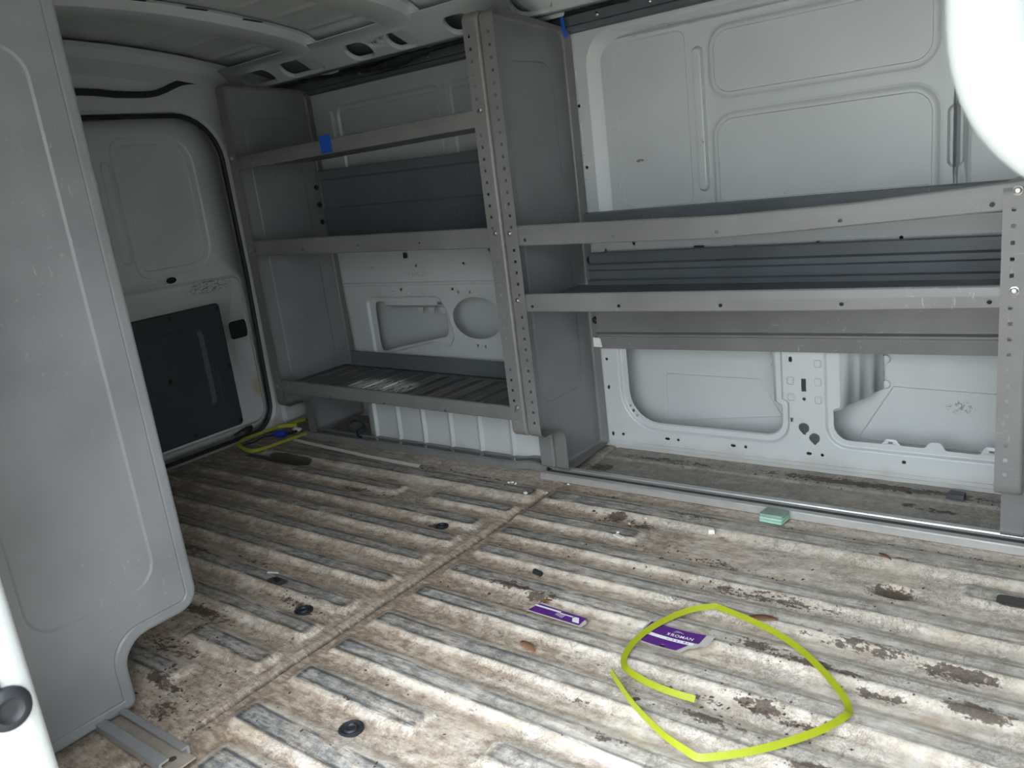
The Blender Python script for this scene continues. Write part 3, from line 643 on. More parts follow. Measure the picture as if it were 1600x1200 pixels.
# body corner post beside the door
def door(name, y0, y1, latch, mirror):
    f = (lambda u: 2.13 - u) if mirror else (lambda u: u)
    DP = [(y0, .03), (y1, .03), (y1 + .008, .55), (y1 + .002, 1.058), (y0, 1.058)]
    DRr = [.01, .07, .3, .14, .01]
    hs = [(ell(1.376, .575, .018, .010, 20), -.008 + .004)]
    em = emboss([(y0 + .02, .045), (y1 - .012, .045), (y1 - .008, .300), (y1 - .010, .555), (y0 + .02, .572)], [.01, .05, .2, .03, .01], [(0, 0), (.010, -.010)])
    em += emboss([(1.297, .612), (1.515, .612), (1.517, .80), (1.515, .985), (1.297, .985)], [.02, .06, .1, .065, .02], [(-.024, 0), (-.018, .003), (0, .003), (.003, .007)])
    em += [(capsule(1.238, 1.272, .640, .945), 0), (capsule(1.243, 1.267, .648, .937), .008)] if y0 < 1.2 else []
    if latch: hs.append((rpoly(rect(1.538, 1.606, .345, .405), .012, 4), .004))
    hs = [(p, -.004) if i == 0 else (p, -.004) for i, (p, d) in enumerate(hs)]
    hs[0] = (hs[0][0], -.001)
    d_ = sheet(name, rpoly(DP, DRr, 8), hs, em, lambda u, v, d: (-2.405 - d, f(u), v), M['door'], solid=.001)
    tag(d_, kind='structure')
    # charcoal trim panel with a raised centre and clips
    A = rect(y0 + .05, 1.513, .062, .478); inner = rect(y0 + .05, 1.425, .155, .418)
    pe = emboss(A, .014, [(.003, -.004), (.006, -.005)]) + emboss(rect(y0 + .09, 1.432, .150, .424), [.02, .03, .04, .02], [(0, -.005), (.014, .001)])
    pe += [(capsule(1.452, 1.463, .15, .30), -.005), (capsule(1.4545, 1.4605, .154, .296), -.008)]
    p_ = sheet('trim_panel', rpoly(A, .014, 4), [], pe, lambda u, v, d: (-2.392 - d, f(u), v), M['blackpanel'], d_)
    for (u, v) in ((1.33, .462), (1.499, .460), (1.500, .266), (1.499, .078), (1.331, .080), (1.289, .27)):
        bolt((-2.3875 if u > 1.3 else -2.393, f(u), v), p_, '+x', BLACKBOLT, 1.3, 'panel_clip')
    boxm('latch_pocket', (-2.445, f(1.572) - .05, .33), (-2.408, f(1.572) + .05, .42), M['dark'], d_)  # dark box put behind the latch hole for its inner shade
    boxm('hole_plug', (-2.425, f(1.376) - .03, .555), (-2.412, f(1.376) + .03, .595), M['dark'], d_)  # dark box behind the oval hole, painted in place of shade
    return d_
d1 = door('door_1', 1.0, 1.624, True, False); d2 = door('door_2', 1.14, 1.624, True, True)
V = []; Fc = []
tube('bump_stop', [(-2.392, 1.470, .028), (-2.380, 1.490, .033), (-2.374, 1.515, .040), (-2.380, 1.530, .044)], [.008, .013, .013, .007], M['black'], d1, n=10)
boxm('outer_skin', (-2.475, .10, -.06), (-2.455, 1.96, 1.29), M['door'], rw)
# corner post trim between seal and shelving
sweep = smooth_path([(-2.383, 1.665, 0.0), (-2.375, 1.70, 0.0)], 2)
sheet('corner_post', [(1.652, 0.002), (1.838, 0.002), (1.838, 1.12), (1.70, 1.15), (1.652, 1.15)], [(ell(1.60 + .10, 1.09, .004), 0)], emboss([(1.66, .01), (1.83, .01), (1.83, 1.10), (1.66, 1.12)], .02, [(0, 0), (.012, -.012)]), lambda u, v, d: (-2.380 - d, u, v), M['white'], rw)
# pen scribble on the corner post
scr = smooth_path([(-2.366, 1.690, .068), (-2.366, 1.705, .082), (-2.366, 1.712, .070), (-2.366, 1.725, .080), (-2.366, 1.737, .072), (-2.366, 1.75, .083), (-2.366, 1.765, .076), (-2.366, 1.79, .094)], 4)
tube('pen_scribble', scr, 0.0011, M['bluepen'], rw, n=5)

# ------------------------------------------------------------------ near side: wall, door post, header
nw = boxm('wall_near', (-2.47, 0.13, -0.02), (-0.915, 0.27, 1.20), M['white'], bevel=0.016); tag(nw, kind='structure')
V = []; Fc = []
for rr, h in ((.023, 0), (.024, .004), (.022, .010), (.014, .012), (.011, .008), (.006, .008)):
    for k in range(24): V.append((-.915 + h, .236 + rr * math.cos(k * math.pi / 12), .303 + rr * math.sin(k * math.pi / 12)))
for i in range(5):
    for k in range(24): Fc.append((i * 24 + k, i * 24 + (k + 1) % 24, i * 24 + 24 + (k + 1) % 24, i * 24 + 24 + k))
Fc.append(tuple(range(120, 144))); mk('rubber_buffer', V, Fc, M['black'], nw, smooth=True, angle=60)
V2 = [(-.915 + h, .216 + rr * math.cos(k * math.pi / 12), .335 + rr * math.sin(k * math.pi / 12)) for rr, h in ((.021, 0), (.020, .005), (.012, .006)) for k in range(24)]
mk('rubber_buffer', V2, [(i * 24 + k, i * 24 + (k + 1) % 24, i * 24 + 24 + (k + 1) % 24, i * 24 + 24 + k) for i in range(2) for k in range(24)] + [tuple(range(48, 72))], M['blackpanel'], nw, smooth=True, angle=60)
hd = boxm('trim_2', (-0.93, 0.13, 1.10), (0.75, 0.30, 1.21), M['white'], bevel=0.02); tag(hd, kind='structure')
# unseen dark bulkhead, added to block light from the cab and damp bounce
fw_ = boxm('wall_front', (0.70, 0.13, 0.004), (0.75, 1.92, 1.25), M['blackpanel']); tag(fw_, kind='structure')
# curved door frame close to the lens
k_ = 1.5; ctr = [(-.052, 1.00), (-.052, .95), (-.0535, .90), (-.0545, .84), (-.052, .802), (-.040, .776), (-.016, .758), (.03, .742), (.12, .72), (.24, .70)]
pts = smooth_path([(x * k_, .60, .78 + (z - .78) * k_) for x, z in ctr], 5)
rad = [0.0155 * k_] * 15 + list(np.linspace(.0155 * k_, .021 * k_, len(pts) - 15))
fr = tube('trim_3', pts, rad, M['white'], n=24, sc=(1.1, 1.0)); tag(fr, kind='structure')
bp = boxm('trim_4', (0.30, 0.13, 0.004), (0.47, 0.66, 1.15), M['white'], bevel=0.02); tag(bp, kind='structure')

# ------------------------------------------------------------------ shelving
FW = 0.042   # flange width
def end_panel(unit, x0, side, outline, radii, front_i, holes_z, near=False, mat='grey', flmat='greylip'):
    """pressed sheet end panel in the y-z plane; flange turned towards side (+1/-1)."""
    r = 0.007
    ins = roff(outline, radii, r, 6); full = rpoly(outline, radii, 6)
    n = len(full)
    emb = emboss(outline, radii, [(.017, 0), (.0195, .0022), (.022, 0.0)], 6) if near else []
    ys_ = [p[0] for p in outline]; zs_ = [p[1] for p in outline]; ya, yb = min(ys_), max(ys_)
    zt = max(zs_); fr = front_i
    zb = 0.20
    emb += emboss(rect(ya + .075, yb - .06, zb, zt - .10), .045, [(0, 0), (.004, .002), (.007, .0025)], 6)
    pl = sheet('end_panel', ins, [], emb, lambda u, v, d: (x0 + side * d, u, v), M[mat], unit, wn=True)
    # rolled edge and flange
    rings = []
    for k in range(5):
        a = math.pi / 2 * k / 4; rings.append((roff(outline, radii, r * (1 - math.sin(a)), 6), x0 + side * r * (1 - math.cos(a))))
    rings.append((full, x0 + side * FW))
    V, Fq = [], []
    fwid = lambda u: FW - .016 * float(ss(.25, .30, np.array(abs(u - outline[front_i][0]))))
    for q, (p, x) in enumerate(rings): V += [((x0 + side * fwid(u)) if q == len(rings) - 1 else x, u, v) for u, v in p]
    # longest front segment is left open in the flat ring and filled with a punched strip
    yf = outline[fr][0]; seg = [i for i in range(n) if abs(full[i][0] - yf) < 1e-4 and abs(full[(i + 1) % n][0] - yf) < 1e-4 and abs(full[i][1] - full[(i + 1) % n][1]) > .15]
    for q in range(len(rings) - 1):
        for i in range(n):
            if q == len(rings) - 2 and i in seg: continue
            Fq.append((q * n + i, q * n + (i + 1) % n, (q + 1) * n + (i + 1) % n, (q + 1) * n + i))
    mk('flange', V, Fq, M[flmat], pl, smooth=True, angle=40, wn=True)
    for i in seg:
        z0, z1 = sorted((full[i][1], full[(i + 1) % n][1])); xa, xb = sorted((x0 + side * r, x0 + side * FW)); xm = (xa + xb) / 2 - side * -.002
        hz = [z for z in np.arange(z0 + .02, z1 - .012, .0262)] if holes_z else []
        hs = [box2(xm, z, .0062, .0068, .0012) for z in hz]
        sheet('front_flange', rect(xa, xb, z0, z1), hs, [], lambda u, v, d: (u, yf, v), M[flmat], pl)
    return pl
def far_outline(zt, zback=None):
    return [(1.505, .140), (1.607, .140), (1.607, .018), (1.835, .018), (1.835, zback or zt), (1.505, zt)]
FR = [.022, .035, .012, .012, .03, .02]
def near_outline(zt): return [(.636, .128), (.636, zt), (.30, zt), (.30, .018), (.497, .018), (.497, .128)]
def lipz(pts):
    xs_ = [p[0] for p in pts]; zs_ = [p[1] for p in pts]; return lambda x: float(np.interp(x, xs_, zs_))
def shelf(unit, x0, x1, zb, zt, hole_x=(), hole_v=.33, back=None, deck_z=None, yf=1.509, yb=1.800, ribs=False, sgn=1, deckmat='greyblue', lipmat='greylip', down=None, crease=True):
    """tray shelf: deck, punched front lip, stepped back upstand"""
    H = .045; yv = lambda y: y
    top = lambda x: zt(x); bot = lambda x: zb(x)
    dz = deck_z if deck_z is not None else (lambda x: zt(x) - .030)
    nseg = 12; xs_ = list(np.linspace(x0, x1, nseg + 1))
    # deck
    if ribs:
        hs, em = [], []
        for k in range(int((x1 - x0) / .068)):
            xr = x0 + .05 + k * .068
            em += [(capsule(xr - .004, xr + .004, yf + .04, yb - .02), 0), (capsule(xr - .002, xr + .002, yf + .042, yb - .022), .003)]
            if xr > -1.72:
                for j in range(3): hs.append(box2(xr + .034, 1.60 + j * .075, .005, .020, .0015))
        dk = sheet('shelf', rect(x0, x1, yf + .004, yb), hs, em, lambda u, v, d: (u, v, dz(u) + d), M['deck'], unit, solid=.0012)
    else:
        V, Fq = [], []
        for x in xs_: V += [(x, yf + sgn * .004, dz(x)), (x, yb, dz(x))]
        for i in range(nseg): Fq.append((2 * i, 2 * i + 1, 2 * i + 3, 2 * i + 2))
        dk = mk('shelf', V, Fq, M[deckmat], unit, solid=.0014)
    # lip: rolled top, face with a shallow crease, folded bottom
    def lmap(u, v, d):
        t = (v - .003) / (H - .007); e_ = .0035
        return (u, yf + sgn * ((.0015 * max(0, (t - .55)) / .45 if crease else 0) + d), bot(u) + .003 + t * (top(u) - bot(u) - .007))
    hs = [ell(x, hole_v * H, .0042, n=8) for x in hole_x]
    em = [([(float(u), H * .54) for u in np.linspace(x0 + .0005, x1 - .0005, 25)] + [(float(u), H * .60) for u in np.linspace(x1 - .0005, x0 + .0005, 25)], -.0012)] if crease else []
    ol_ = [(float(u), .003) for u in np.linspace(x0, x1, 25)] + [(float(u), H - .004) for u in np.linspace(x1, x0, 25)]
    lip = sheet('front_lip', ol_, hs, em, lmap, M[lipmat], dk)
    V, Fq = [], []
    up = [(.0015, -.004), (.0022, -.0015), (.005, 0.0), (.012, -.0006), (.014, -.004)]
    dn = [(0.0, .003), (.001, .0008), (.004, 0.0), (.016, .001)]
    xsd = list(np.linspace(x0, x1, 25))
    for lst, ref in ((up, top), (dn, bot)):
        b0 = len(V); m = len(lst)
        for x in xsd:
            for a, h in lst: V.append((x, yf + sgn * a, ref(x) + h * (1.0 if ref is bot else 1.0)))
        for i in range(len(xsd) - 1):
            for k in range(m - 1): Fq.append((b0 + i * m + k, b0 + i * m + k + 1, b0 + (i + 1) * m + k + 1, b0 + (i + 1) * m + k))
    mk('lip_edge', V, Fq, M[lipmat], dk, smooth=True, angle=60)
    xb_ = [max(x, x0 + .034) if sgn > 0 else x for x in xs_]
    if back:   # list of (y offset from the back, z relative to the deck)
        V, Fq = [], []; m = len(back)
        for x in xb_:
            for a, h in back: V.append((x, yb + sgn * a, dz(x) + h))
        for i in range(nseg):
            for k in range(m - 1): Fq.append((i * m + k, i * m + k + 1, (i + 1) * m + k + 1, (i + 1) * m + k))
        mk('back_panel', V, Fq, M['greyblue'], dk, smooth=True, angle=15)
    if down:
        V, Fq = [], []; m = len(down)
        for x in xb_:
            for a, z in down: V.append((x, yb + sgn * a, z + .018 * (x - x0) / (x1 - x0)))
        for i in range(nseg):
            for k in range(m - 1): Fq.append((i * m + k, i * m + k + 1, (i + 1) * m + k + 1, (i + 1) * m + k))
        mk('lower_back_panel', V, Fq, M['greylip'], dk, smooth=True, angle=15)
    return dk

# rear unit, three shelves
u1 = tag(empty('shelving_unit', (-1.68, 1.67, 0.0)), 'tall grey steel shelving unit with three shelves, nearest the rear door', 'shelving')
pA = end_panel(u1, -2.172, 1, far_outline(1.12, 1.10), FR, 0, False)
pB = end_panel(u1, -1.1795, -1, far_outline(1.125, 1.10), FR, 0, True)
XA, XB = -2.168, -1.183
s1 = shelf(u1, XA, XB, lipz([(XA, .875), (XB, .882)]), lipz([(XA, .913), (XB, .922)]), (), back=[(0, 0), (.002, .03), (.012, .034)])
s2 = shelf(u1, XA, XB, lipz([(XA, .622), (XB, .608)]), lipz([(XA, .668), (XB, .656)]), (-2.136, -1.907, -1.679, -1.45, -1.222), .35,
           back=[(0, 0), (0, .092), (.004, .096), (.004, .180), (-.004, .186), (-.004, .212), (.010, .214)])
s3 = shelf(u1, XA, XB, lipz([(XA, .188), (XB, .180)]), lipz([(XA, .230), (XB, .215)]), (-2.136, -1.905, -1.677, -1.446, -1.22), .15,
           deck_z=lambda x: np.interp(x, [XA, XB], [.205, .190]), ribs=True, back=[(0, 0), (.006, .008), (.008, .044), (.016, .046)])
for (z, p) in ((.917, s1), (.643, s2), (.217, s3)):
    bolt((-1.1985, 1.5048, z), p); bolt((-2.150, 1.5048, z - .006), p)
for z in (.80, .745, .69): bolt((-2.150, 1.80, z), pA, '-y', BLACKBOLT, 1.4)
# front unit, two shelves
u2 = tag(empty('shelving_unit', (-0.67, 1.67, 0.0)), 'low grey steel shelving unit with two long shelves under the white panel', 'shelving')
pC = end_panel(u2, -1.1775, 1, far_outline(1.122, 1.095), FR, 0, True)
pD = end_panel(u2, -0.138, -1, far_outline(.668, .668), FR, 0, True, flmat='greylip')
XC, XD = -1.174, -0.142
h5 = (-1.12, -.89, -.659, -.428, -.195)
t1 = shelf(u2, XC, XD, lipz([(XC, .610), (-.69, .604), (-.52, .609), (XD, .626)]), lipz([(XC, .657), (-.64, .648), (-.4, .655), (XD, .672)]), h5, .28,
           deck_z=lambda x: .622, back=[(0, 0), (0, .027), (.012, .030)])
t2 = shelf(u2, XC, XD, lipz([(XC, .455), (-.526, .461), (XD, .468)]), lipz([(XC, .498), (-.56, .503), (XD, .507)]), h5, .30,
           deck_z=lambda x: .467, back=[(-.010, 0), (-.010, .012), (0, .015), (0, .035), (-.006, .040), (-.006, .052), (.004, .056), (.004, .080), (.016, .082)],
           down=[(.030, .455), (.012, .450), (.012, .338), (.002, .334), (.002, .329), (.014, .325), (.016, .292), (.026, .291)], deckmat='greyblue')
for (x, z, p) in ((-1.158, .640, t1), (-1.158, .484, t2), (-.160, .656, t1), (-.160, .498, t2)): bolt((x, 1.5048, z), p, s=1.25 if x > -.5 else 1)
for z in (.527, .366): bolt((-1.156, 1.833, z), pC, '-y', BLACKBOLT, 1.6)
mk('clip', [(-1.158, 1.815, .322), (-1.136, 1.815, .322), (-1.130, 1.812, .297), (-1.158, 1.815, .297), (-1.146, 1.822, .322), (-1.158, 1.822, .322)], [(0, 1, 2, 3), (0, 1, 4, 5)], M['crumb'], pC, solid=.001)
# near unit, only its smooth end panel shows
u3 = tag(empty('shelving_unit', (-1.75, .47, 0.0)), 'grey steel shelving unit in the left foreground, seen by its smooth end panel', 'shelving')
NR = [.035, .02, .03, .012, .014, .045]
pE = end_panel(u3, -1.25, -1, near_outline(1.13), NR, 0, False, near=True, mat='grey', flmat='grey')
pF = end_panel(u3, -2.25, 1, near_outline(1.13), NR, 0, False, near=True)
for z in (.20, .56, .90):
    shelf(u3, -2.245, -1.255, (lambda z: lambda x: z - .02)(z), (lambda z: lambda x: z + .022)(z), (), yf=.632, yb=.33, sgn=-1, back=[(0, 0), (0, .05)])
bl = smooth_path([(-1.2490, .3155, .435), (-1.2490, .324, .440), (-1.2490, .3335, .443)], 4)
tube('pen_mark', bl, .0010, M['bluepen'], pE, n=5)

# ------------------------------------------------------------------ floor tracks
def track(name, x0, x1, y0, y1, h, mat, label, base=0.004, xs=None, zf=None):
    w = y1 - y0; g = w * .26
    pr = [(y0, 0), (y0, h * .85), (y0 + .002, h), (y0 + g, h), (y0 + g + .001, h - .003), (y0 + g, h - .004), (y0 + .006, h - .004), (y0 + .006, base),
          (y1 - .006, base), (y1 - .006, h - .004), (y1 - g, h - .004), (y1 - g - .001, h - .003), (y1 - g, h), (y1 - .002, h), (y1, h * .85), (y1, 0)]
    o = sweep_x(name, [(a, b + .002) for a, b in pr], x0, x1, mat, closed=True, angle=30, xs=xs, zf=zf)
    tag(o, label, 'floor track')
    sweep_x('slot_dirt', [(y0 + .0062, base + .0025), (y1 - .0062, base + .0025)], x0, x1, M['slotdirt'], o, xs=xs, zf=(lambda x: (zf(x) if zf else 0)))  # dark grey strip put in the groove for more contrast
    return o
track('floor_track', -1.205, .70, 1.574, 1.634, .017, M['alu'], 'bright aluminium floor track running along the low shelving unit')
track('floor_track', -2.20, -1.20, 1.602, 1.655, .020, M['railgrey'], 'dark grey floor track in front of the white wheel arch',
      xs=[-2.20, -1.32, -1.30, -1.275, -1.25, -1.225, -1.205], zf=lambda x: float(np.interp(x, [-1.32, -1.295, -1.27, -1.24, -1.215], [0, .003, .009, .009, .002])))
nt = empty('floor_track', (-1.6, .45, 0)); tag(nt, 'aluminium floor track sticking out below the foreground end panel', 'floor track')
boxm('base_plate', (-2.25, .432, .0115), (-1.050, .474, .0145), M['trackbase'], nt, bevel=.001)
for y0, y1, k in ((.427, .443, 1), (.463, .475, -1)):
    if k > 0: pr = [(y0, .0145), (y0, .027), (y0 + .001, .028), (y1, .028), (y1, .025), (y0 + .004, .025), (y0 + .004, .0145)]
    else: pr = [(y1, .0145), (y1, .027), (y1 - .001, .028), (y0, .028), (y0, .025), (y1 - .004, .025), (y1 - .004, .0145)]
    sweep_x('track_lip', pr, -2.25, -1.066, M['tracklip'], nt, closed=True, angle=30)
V = [(-1.078 + .006 * math.cos(k * math.pi / 6), .453 + .006 * math.sin(k * math.pi / 6), .0149) for k in range(12)]
mk('screw_hole', V, [tuple(range(12))], M['dirt'], nt)

# ------------------------------------------------------------------ loose things
def strap(name, path, mat, label, w=.0100, face=(.30, -.62, .72), k=4, fade=False):
    P = smooth_path([(x, y, z) for x, y, z in path], k); n = len(P); ups = []
    for i, p in enumerate(P):
        t = (P[min(i + 1, n - 1)] - P[max(i - 1, 0)]).normalized(); s = Vector((0, 0, 1)).cross(t).normalized()
        u = t.cross(Vector(face)).normalized()
        if (ups and u.dot(Vector(ups[-1])) < 0) or (not ups and u.z < 0): u = -u
        if fade: u = (u + Vector((.45, -.77, .45)) * 2.2 * max(0.0, (i / (n - 1) - .80) / .20)).normalized()
        ups.append(tuple(u))
    P = [Vector((p.x, p.y, max(p.z, .0125 + abs(Vector(ups[i]).z) * w / 2))) for i, p in enumerate(P)]
    o = ribbon(name, P, ups, w, .0009, mat); tag(o, label, 'strap', 'loops of yellow packing strap'); return o
sp = [(-.474, .921), (-.512, .920), (-.554, .925), (-.589, .937), (-.607, .950), (-.619, .974), (-.623, 1.01), (-.619, 1.051), (-.601, 1.104), (-.578, 1.142), (-.552, 1.164), (-.545, 1.166), (-.522, 1.161), (-.475, 1.149), (-.429, 1.132), (-.381, 1.104), (-.338, 1.068), (-.309, 1.038), (-.292, 1.017), (-.284, 1.001), (-.282, .984), (-.300, .942), (-.332, .896), (-.366, .857), (-.402, .826), (-.418, .815), (-.425, .814), (-.440, .818), (-.473, .829), (-.508, .847), (-.549, .872), (-.591, .904), (-.616, .925)]
strap('packing_strap', [(x, y, .012) for x, y in sp], M['yellow'], 'bright yellow packing strap bent into a large loop on the floor', fade=True)
sp2 = [(-2.327, 1.715), (-2.345, 1.66), (-2.350, 1.627), (-2.362, 1.594), (-2.368, 1.568), (-2.372, 1.515), (-2.372, 1.478), (-2.352, 1.450), (-2.317, 1.433), (-2.246, 1.413), (-2.211, 1.424), (-2.197, 1.52), (-2.187, 1.595), (-2.184, 1.612)]
strap('packing_strap', [(x, y, .012) for x, y in sp2], M['yellowdull'], 'dusty yellow packing strap lying in the dark corner by the rear door', w=.012)
ribbon_o = ribbon('packing_strap', [Vector((-2.30, 1.655, .016)), Vector((-2.33, 1.635, .018)), Vector((-2.352, 1.615, .018))], (0, .3, 1), .013, .0009, M['yellowdull'])
tag(ribbon_o, 'short yellow strap end behind the blue plug in the rear corner', 'strap', 'loops of yellow packing strap')
# trailer plug on a cable
pg = tag(empty('cable_plug', (-2.285, 1.573, 0)), 'blue cable plug lying inside the yellow strap by the rear door', 'plug')
tube('plug_body', [(-2.306, 1.565, .014), (-2.300, 1.567, .014), (-2.275, 1.575, .014), (-2.262, 1.580, .014)], [.008, .012, .012, .009], M['blue'], pg, n=10)
tube('cable', smooth_path([(-2.306, 1.565, .012), (-2.33, 1.562, .006), (-2.345, 1.54, .005), (-2.33, 1.50, .005), (-2.345, 1.46, .005)], 5), .0025, M['black'], pg, n=6)
tube('collar', [(-2.262, 1.580, .014), (-2.255, 1.60, .012), (-2.262, 1.622, .010)], [.005, .006, .004], M['black'], pg, n=8)
def lump(name, c, r, mat, label=None, cat=None, group=None, parent=None, flat=1.0, seed=0, sub=2):
    bm = bmesh.new(); bmesh.ops.create_icosphere(bm, subdivisions=sub, radius=1); rr = random.Random(seed)
    for v in bm.verts:
        k = .72 + .5 * rr.random(); v.co = Vector((v.co.x * r[0] * k, v.co.y * r[1] * k, v.co.z * r[2] * k))
    zmin = min(v.co.z for v in bm.verts)
    V = [(c[0] + v.co.x, c[1] + v.co.y, c[2] + v.co.z - zmin) for v in bm.verts]; Fc = [[v.index for v in f.verts] for f in bm.faces]; bm.free()
    o = mk(name, V, Fc, mat, parent, smooth=True, angle=35)
    if label: tag(o, label, cat, group)
    return o
lump('paper_scrap', (-2.275, 1.635, .003), (.022, .010, .008), M['crumb'], 'crumpled white scrap beside the blue plug in the rear corner', 'paper', seed=3)
# cards
def card(name, pts, label, zc):
    e = tag(empty(name, (sum(p[0] for p in pts) / len(pts), sum(p[1] for p in pts) / len(pts), 0)), label, 'card'); return e
def curl(x, y, base, k=0): return fz(x, y) * .0 + base
def flat_poly(name, pts, mat, parent, zf_, th=.0006):
    n = len(pts); V = [(x, y, zf_(x, y)) for x, y in pts] + [(x, y, zf_(x, y) + th) for x, y in pts]
    Fc = [tuple(range(n))[::-1], tuple(range(n, 2 * n))] + [(i, (i + 1) % n, n + (i + 1) % n, n + i) for i in range(n)]
    return mk(name, V, Fc, mat, parent)
def grid_card(name, u0, u1, v0, v1, org, ax, ay, zf_, mat, parent, nu=12, nv=4, lift=0.0, trim=None):
    V = []; Fc = []
    for i in range(nu + 1):
        for j in range(nv + 1):
            u = u0 + (u1 - u0) * i / nu; v = v0 + (v1 - v0) * j / nv
            if trim: u, v = trim(u, v)
            x = org[0] + ax[0] * u + ay[0] * v; y = org[1] + ax[1] * u + ay[1] * v; V.append((x, y, zf_(u, v) + lift))
    for i in range(nu):
        for j in range(nv): Fc.append((i * (nv + 1) + j, (i + 1) * (nv + 1) + j, (i + 1) * (nv + 1) + j + 1, i * (nv + 1) + j + 1))
    return mk(name, V, Fc, mat, parent, smooth=True)
# card one: narrow strip with a broken white line of print
c1 = tag(empty('printed_card', (-.795, 1.036, 0)), 'small torn purple card with a streaked white line, left of the lettered card', 'card')
o1 = (-.850, 1.026); a1 = (.9995, -.03); b1 = (.03, .9995)
z1 = lambda u, v: .0055 + .0035 * ss(0.0, .03, np.array(v)) * 1.0 + .002 * (u / .11) ** 2
base1 = flat_poly('card_base', [(o1[0] + a1[0] * u + b1[0] * v, o1[1] + a1[1] * u + b1[1] * v) for u, v in ((-.002, -.001), (.118, -.002), (.120, .012), (.110, .023), (.006, .033))], M['card'], c1, lambda x, y: .0065)
grid_card('purple_face', 0, .112, 0, .028, o1, a1, b1, lambda u, v: .0076, M['purple'], base1, trim=lambda u, v: (u + .006 * (v / .028) * (1 - u / .112), v * (1 - .12 * u / .112)))
grid_card('white_line', .002, .060, .0175, .0225, o1, a1, b1, lambda u, v: .0080, M['ink'], base1)
grid_card('white_line', .060, .092, .0155, .0185, o1, a1, b1, lambda u, v: .0080, M['ink'], base1)
grid_card('white_line', .090, .104, .004, .019, o1, a1, b1, lambda u, v: .0080, M['ink'], base1, trim=lambda u, v: (u + (.019 - v) * .6 - .004, v))
for k in range(5): grid_card('white_line', .052 + k * .004, .0535 + k * .004, .009 - .001 * k, .0165, o1, a1, b1, lambda u, v: .0080, M['ink'], base1, nu=1, nv=1, trim=lambda u, v: (u + v * .25, v))
# card two: lettered
c2 = tag(empty('printed_card', (-.575, 1.055, 0)), 'torn purple card lettered ROMAN in white, under the yellow strap loop', 'card')
o2 = (-.630, 1.026); a2 = (1, 0.0); b2 = (0, 1)
curlz = lambda u, v: .0085 + .006 * ((u - .05) / .06) ** 2 * .6
base2 = grid_card('card_base', -.003, .116, -.002, .060, o2, a2, b2, lambda u, v: curlz(u, v) - .0006, M['card'], c2, nu=14, nv=6, trim=lambda u, v: (u, v if u < .085 else max(v, .012 + (u - .085) * .35) if u < .1 else .025 + (v + .002) * .56))
shp = lambda u, v: (u + max(0, (.012 - v)) * .6 * (1 - u / .10) * 1.2, v)
grid_card('purple_face', 0, .086, .000, .0215, o2, a2, b2, lambda u, v: curlz(u, v) + .0003, M['purple'], base2, trim=lambda u, v: (u * (.86 + v * 6.5) if u > .05 else u + .012 * (1 - v / .0215), v))
grid_card('white_band', 0, .093, .0215, .0295, o2, a2, b2, lambda u, v: curlz(u, v) + .0004, M['ink'], base2)
grid_card('purple_face', 0, .100, .0295, .058, o2, a2, b2, lambda u, v: curlz(u, v) + .0003, M['purple'], base2, trim=lambda u, v: (u + (v - .0295) * .05, v))
for k, u in enumerate((.006, .0125, .046, .056, .0625, .069, .0755, .082)):
    grid_card('print_mark', u, u + (.0018 if k % 2 else .003), .0235, .0275 - .001 * (k % 3), o2, a2, b2, lambda u, v: curlz(u, v) + .0007, M['darkink'], base2, nu=1, nv=1)
def text(body, size, loc, mat, parent, name):
    cu = bpy.data.curves.new(name, 'FONT'); cu.body = body; cu.size = size; cu.align_x = 'LEFT'; cu.offset = size * .012; cu.space_character = 1.1
    t = bpy.data.objects.new(name, cu); C.objects.link(t); dg = bpy.context.evaluated_depsgraph_get(); m2 = bpy.data.meshes.new_from_object(t.evaluated_get(dg))
    vs = [(loc[0] + v.co.x, loc[1] + v.co.y, loc[2] + .3 * .0 ) for v in m2.vertices]; fc = [list(p.vertices) for p in m2.polygons]
    vs = [(x, y, curlz(x - o2[0], y - o2[1]) + .0008) for x, y, z in vs]
    bpy.data.objects.remove(t); bpy.data.meshes.remove(m2); return mk(name, vs, fc, mat, parent)
text('ROMAN', .0105, (-.583, 1.0605, 0), M['ink'], base2, 'lettering')
for s_ in (-1, 1):
    q = [(-.590, 1.0605), (-.5885, 1.0605), (-.5845, 1.0675), (-.586, 1.0675)] if s_ > 0 else [(-.586, 1.0605), (-.5845, 1.0605), (-.5885, 1.0675), (-.590, 1.0675)]
    mk('emblem', [(x, y, curlz(x - o2[0], y - o2[1]) + .0008) for x, y in q], [(0, 1, 2, 3)], M['ink'], base2)
for dy, l in ((0, .020), (.0022, .014)):
    P = [(-.583 + l * t, 1.0705 + dy + .004 * math.sin(math.pi * t * .8)) for t in np.linspace(0, 1, 9)]
    V = [(x, y, curlz(x - o2[0], y - o2[1]) + .0008) for x, y in P] + [(x, y + .0009 * math.sin(math.pi * (i + .5) / 9), curlz(x - o2[0], y - o2[1]) + .0008) for i, (x, y) in enumerate(P)]
    mk('emblem', V, [(i, i + 1, 10 + i, 9 + i) for i in range(8)], M['ink'], base2)
# mint foam block
fb = tag(empty('foam_pad', (-.585, 1.56, 0)), 'folded mint green foam pad against the aluminium floor track', 'foam')
for k in range(3):
    pts = rpoly([(-.612, 1.534 + .001 * k), (-.562, 1.531 + .002 * k), (-.557, 1.571), (-.606, 1.573)], .004, 3); z0 = .004 + k * .0062
    n = len(pts); V = [(x, y, z0) for x, y in pts] + [(x, y, z0 + .0058) for x, y in pts]
    mk('foam_layer', V, [tuple(range(n)), tuple(range(n, 2 * n))] + [(i, (i + 1) % n, n + (i + 1) % n, n + i) for i in range(n)], M['mint'] if k < 2 else M['mintdirty'], fb, bevel=.0014)
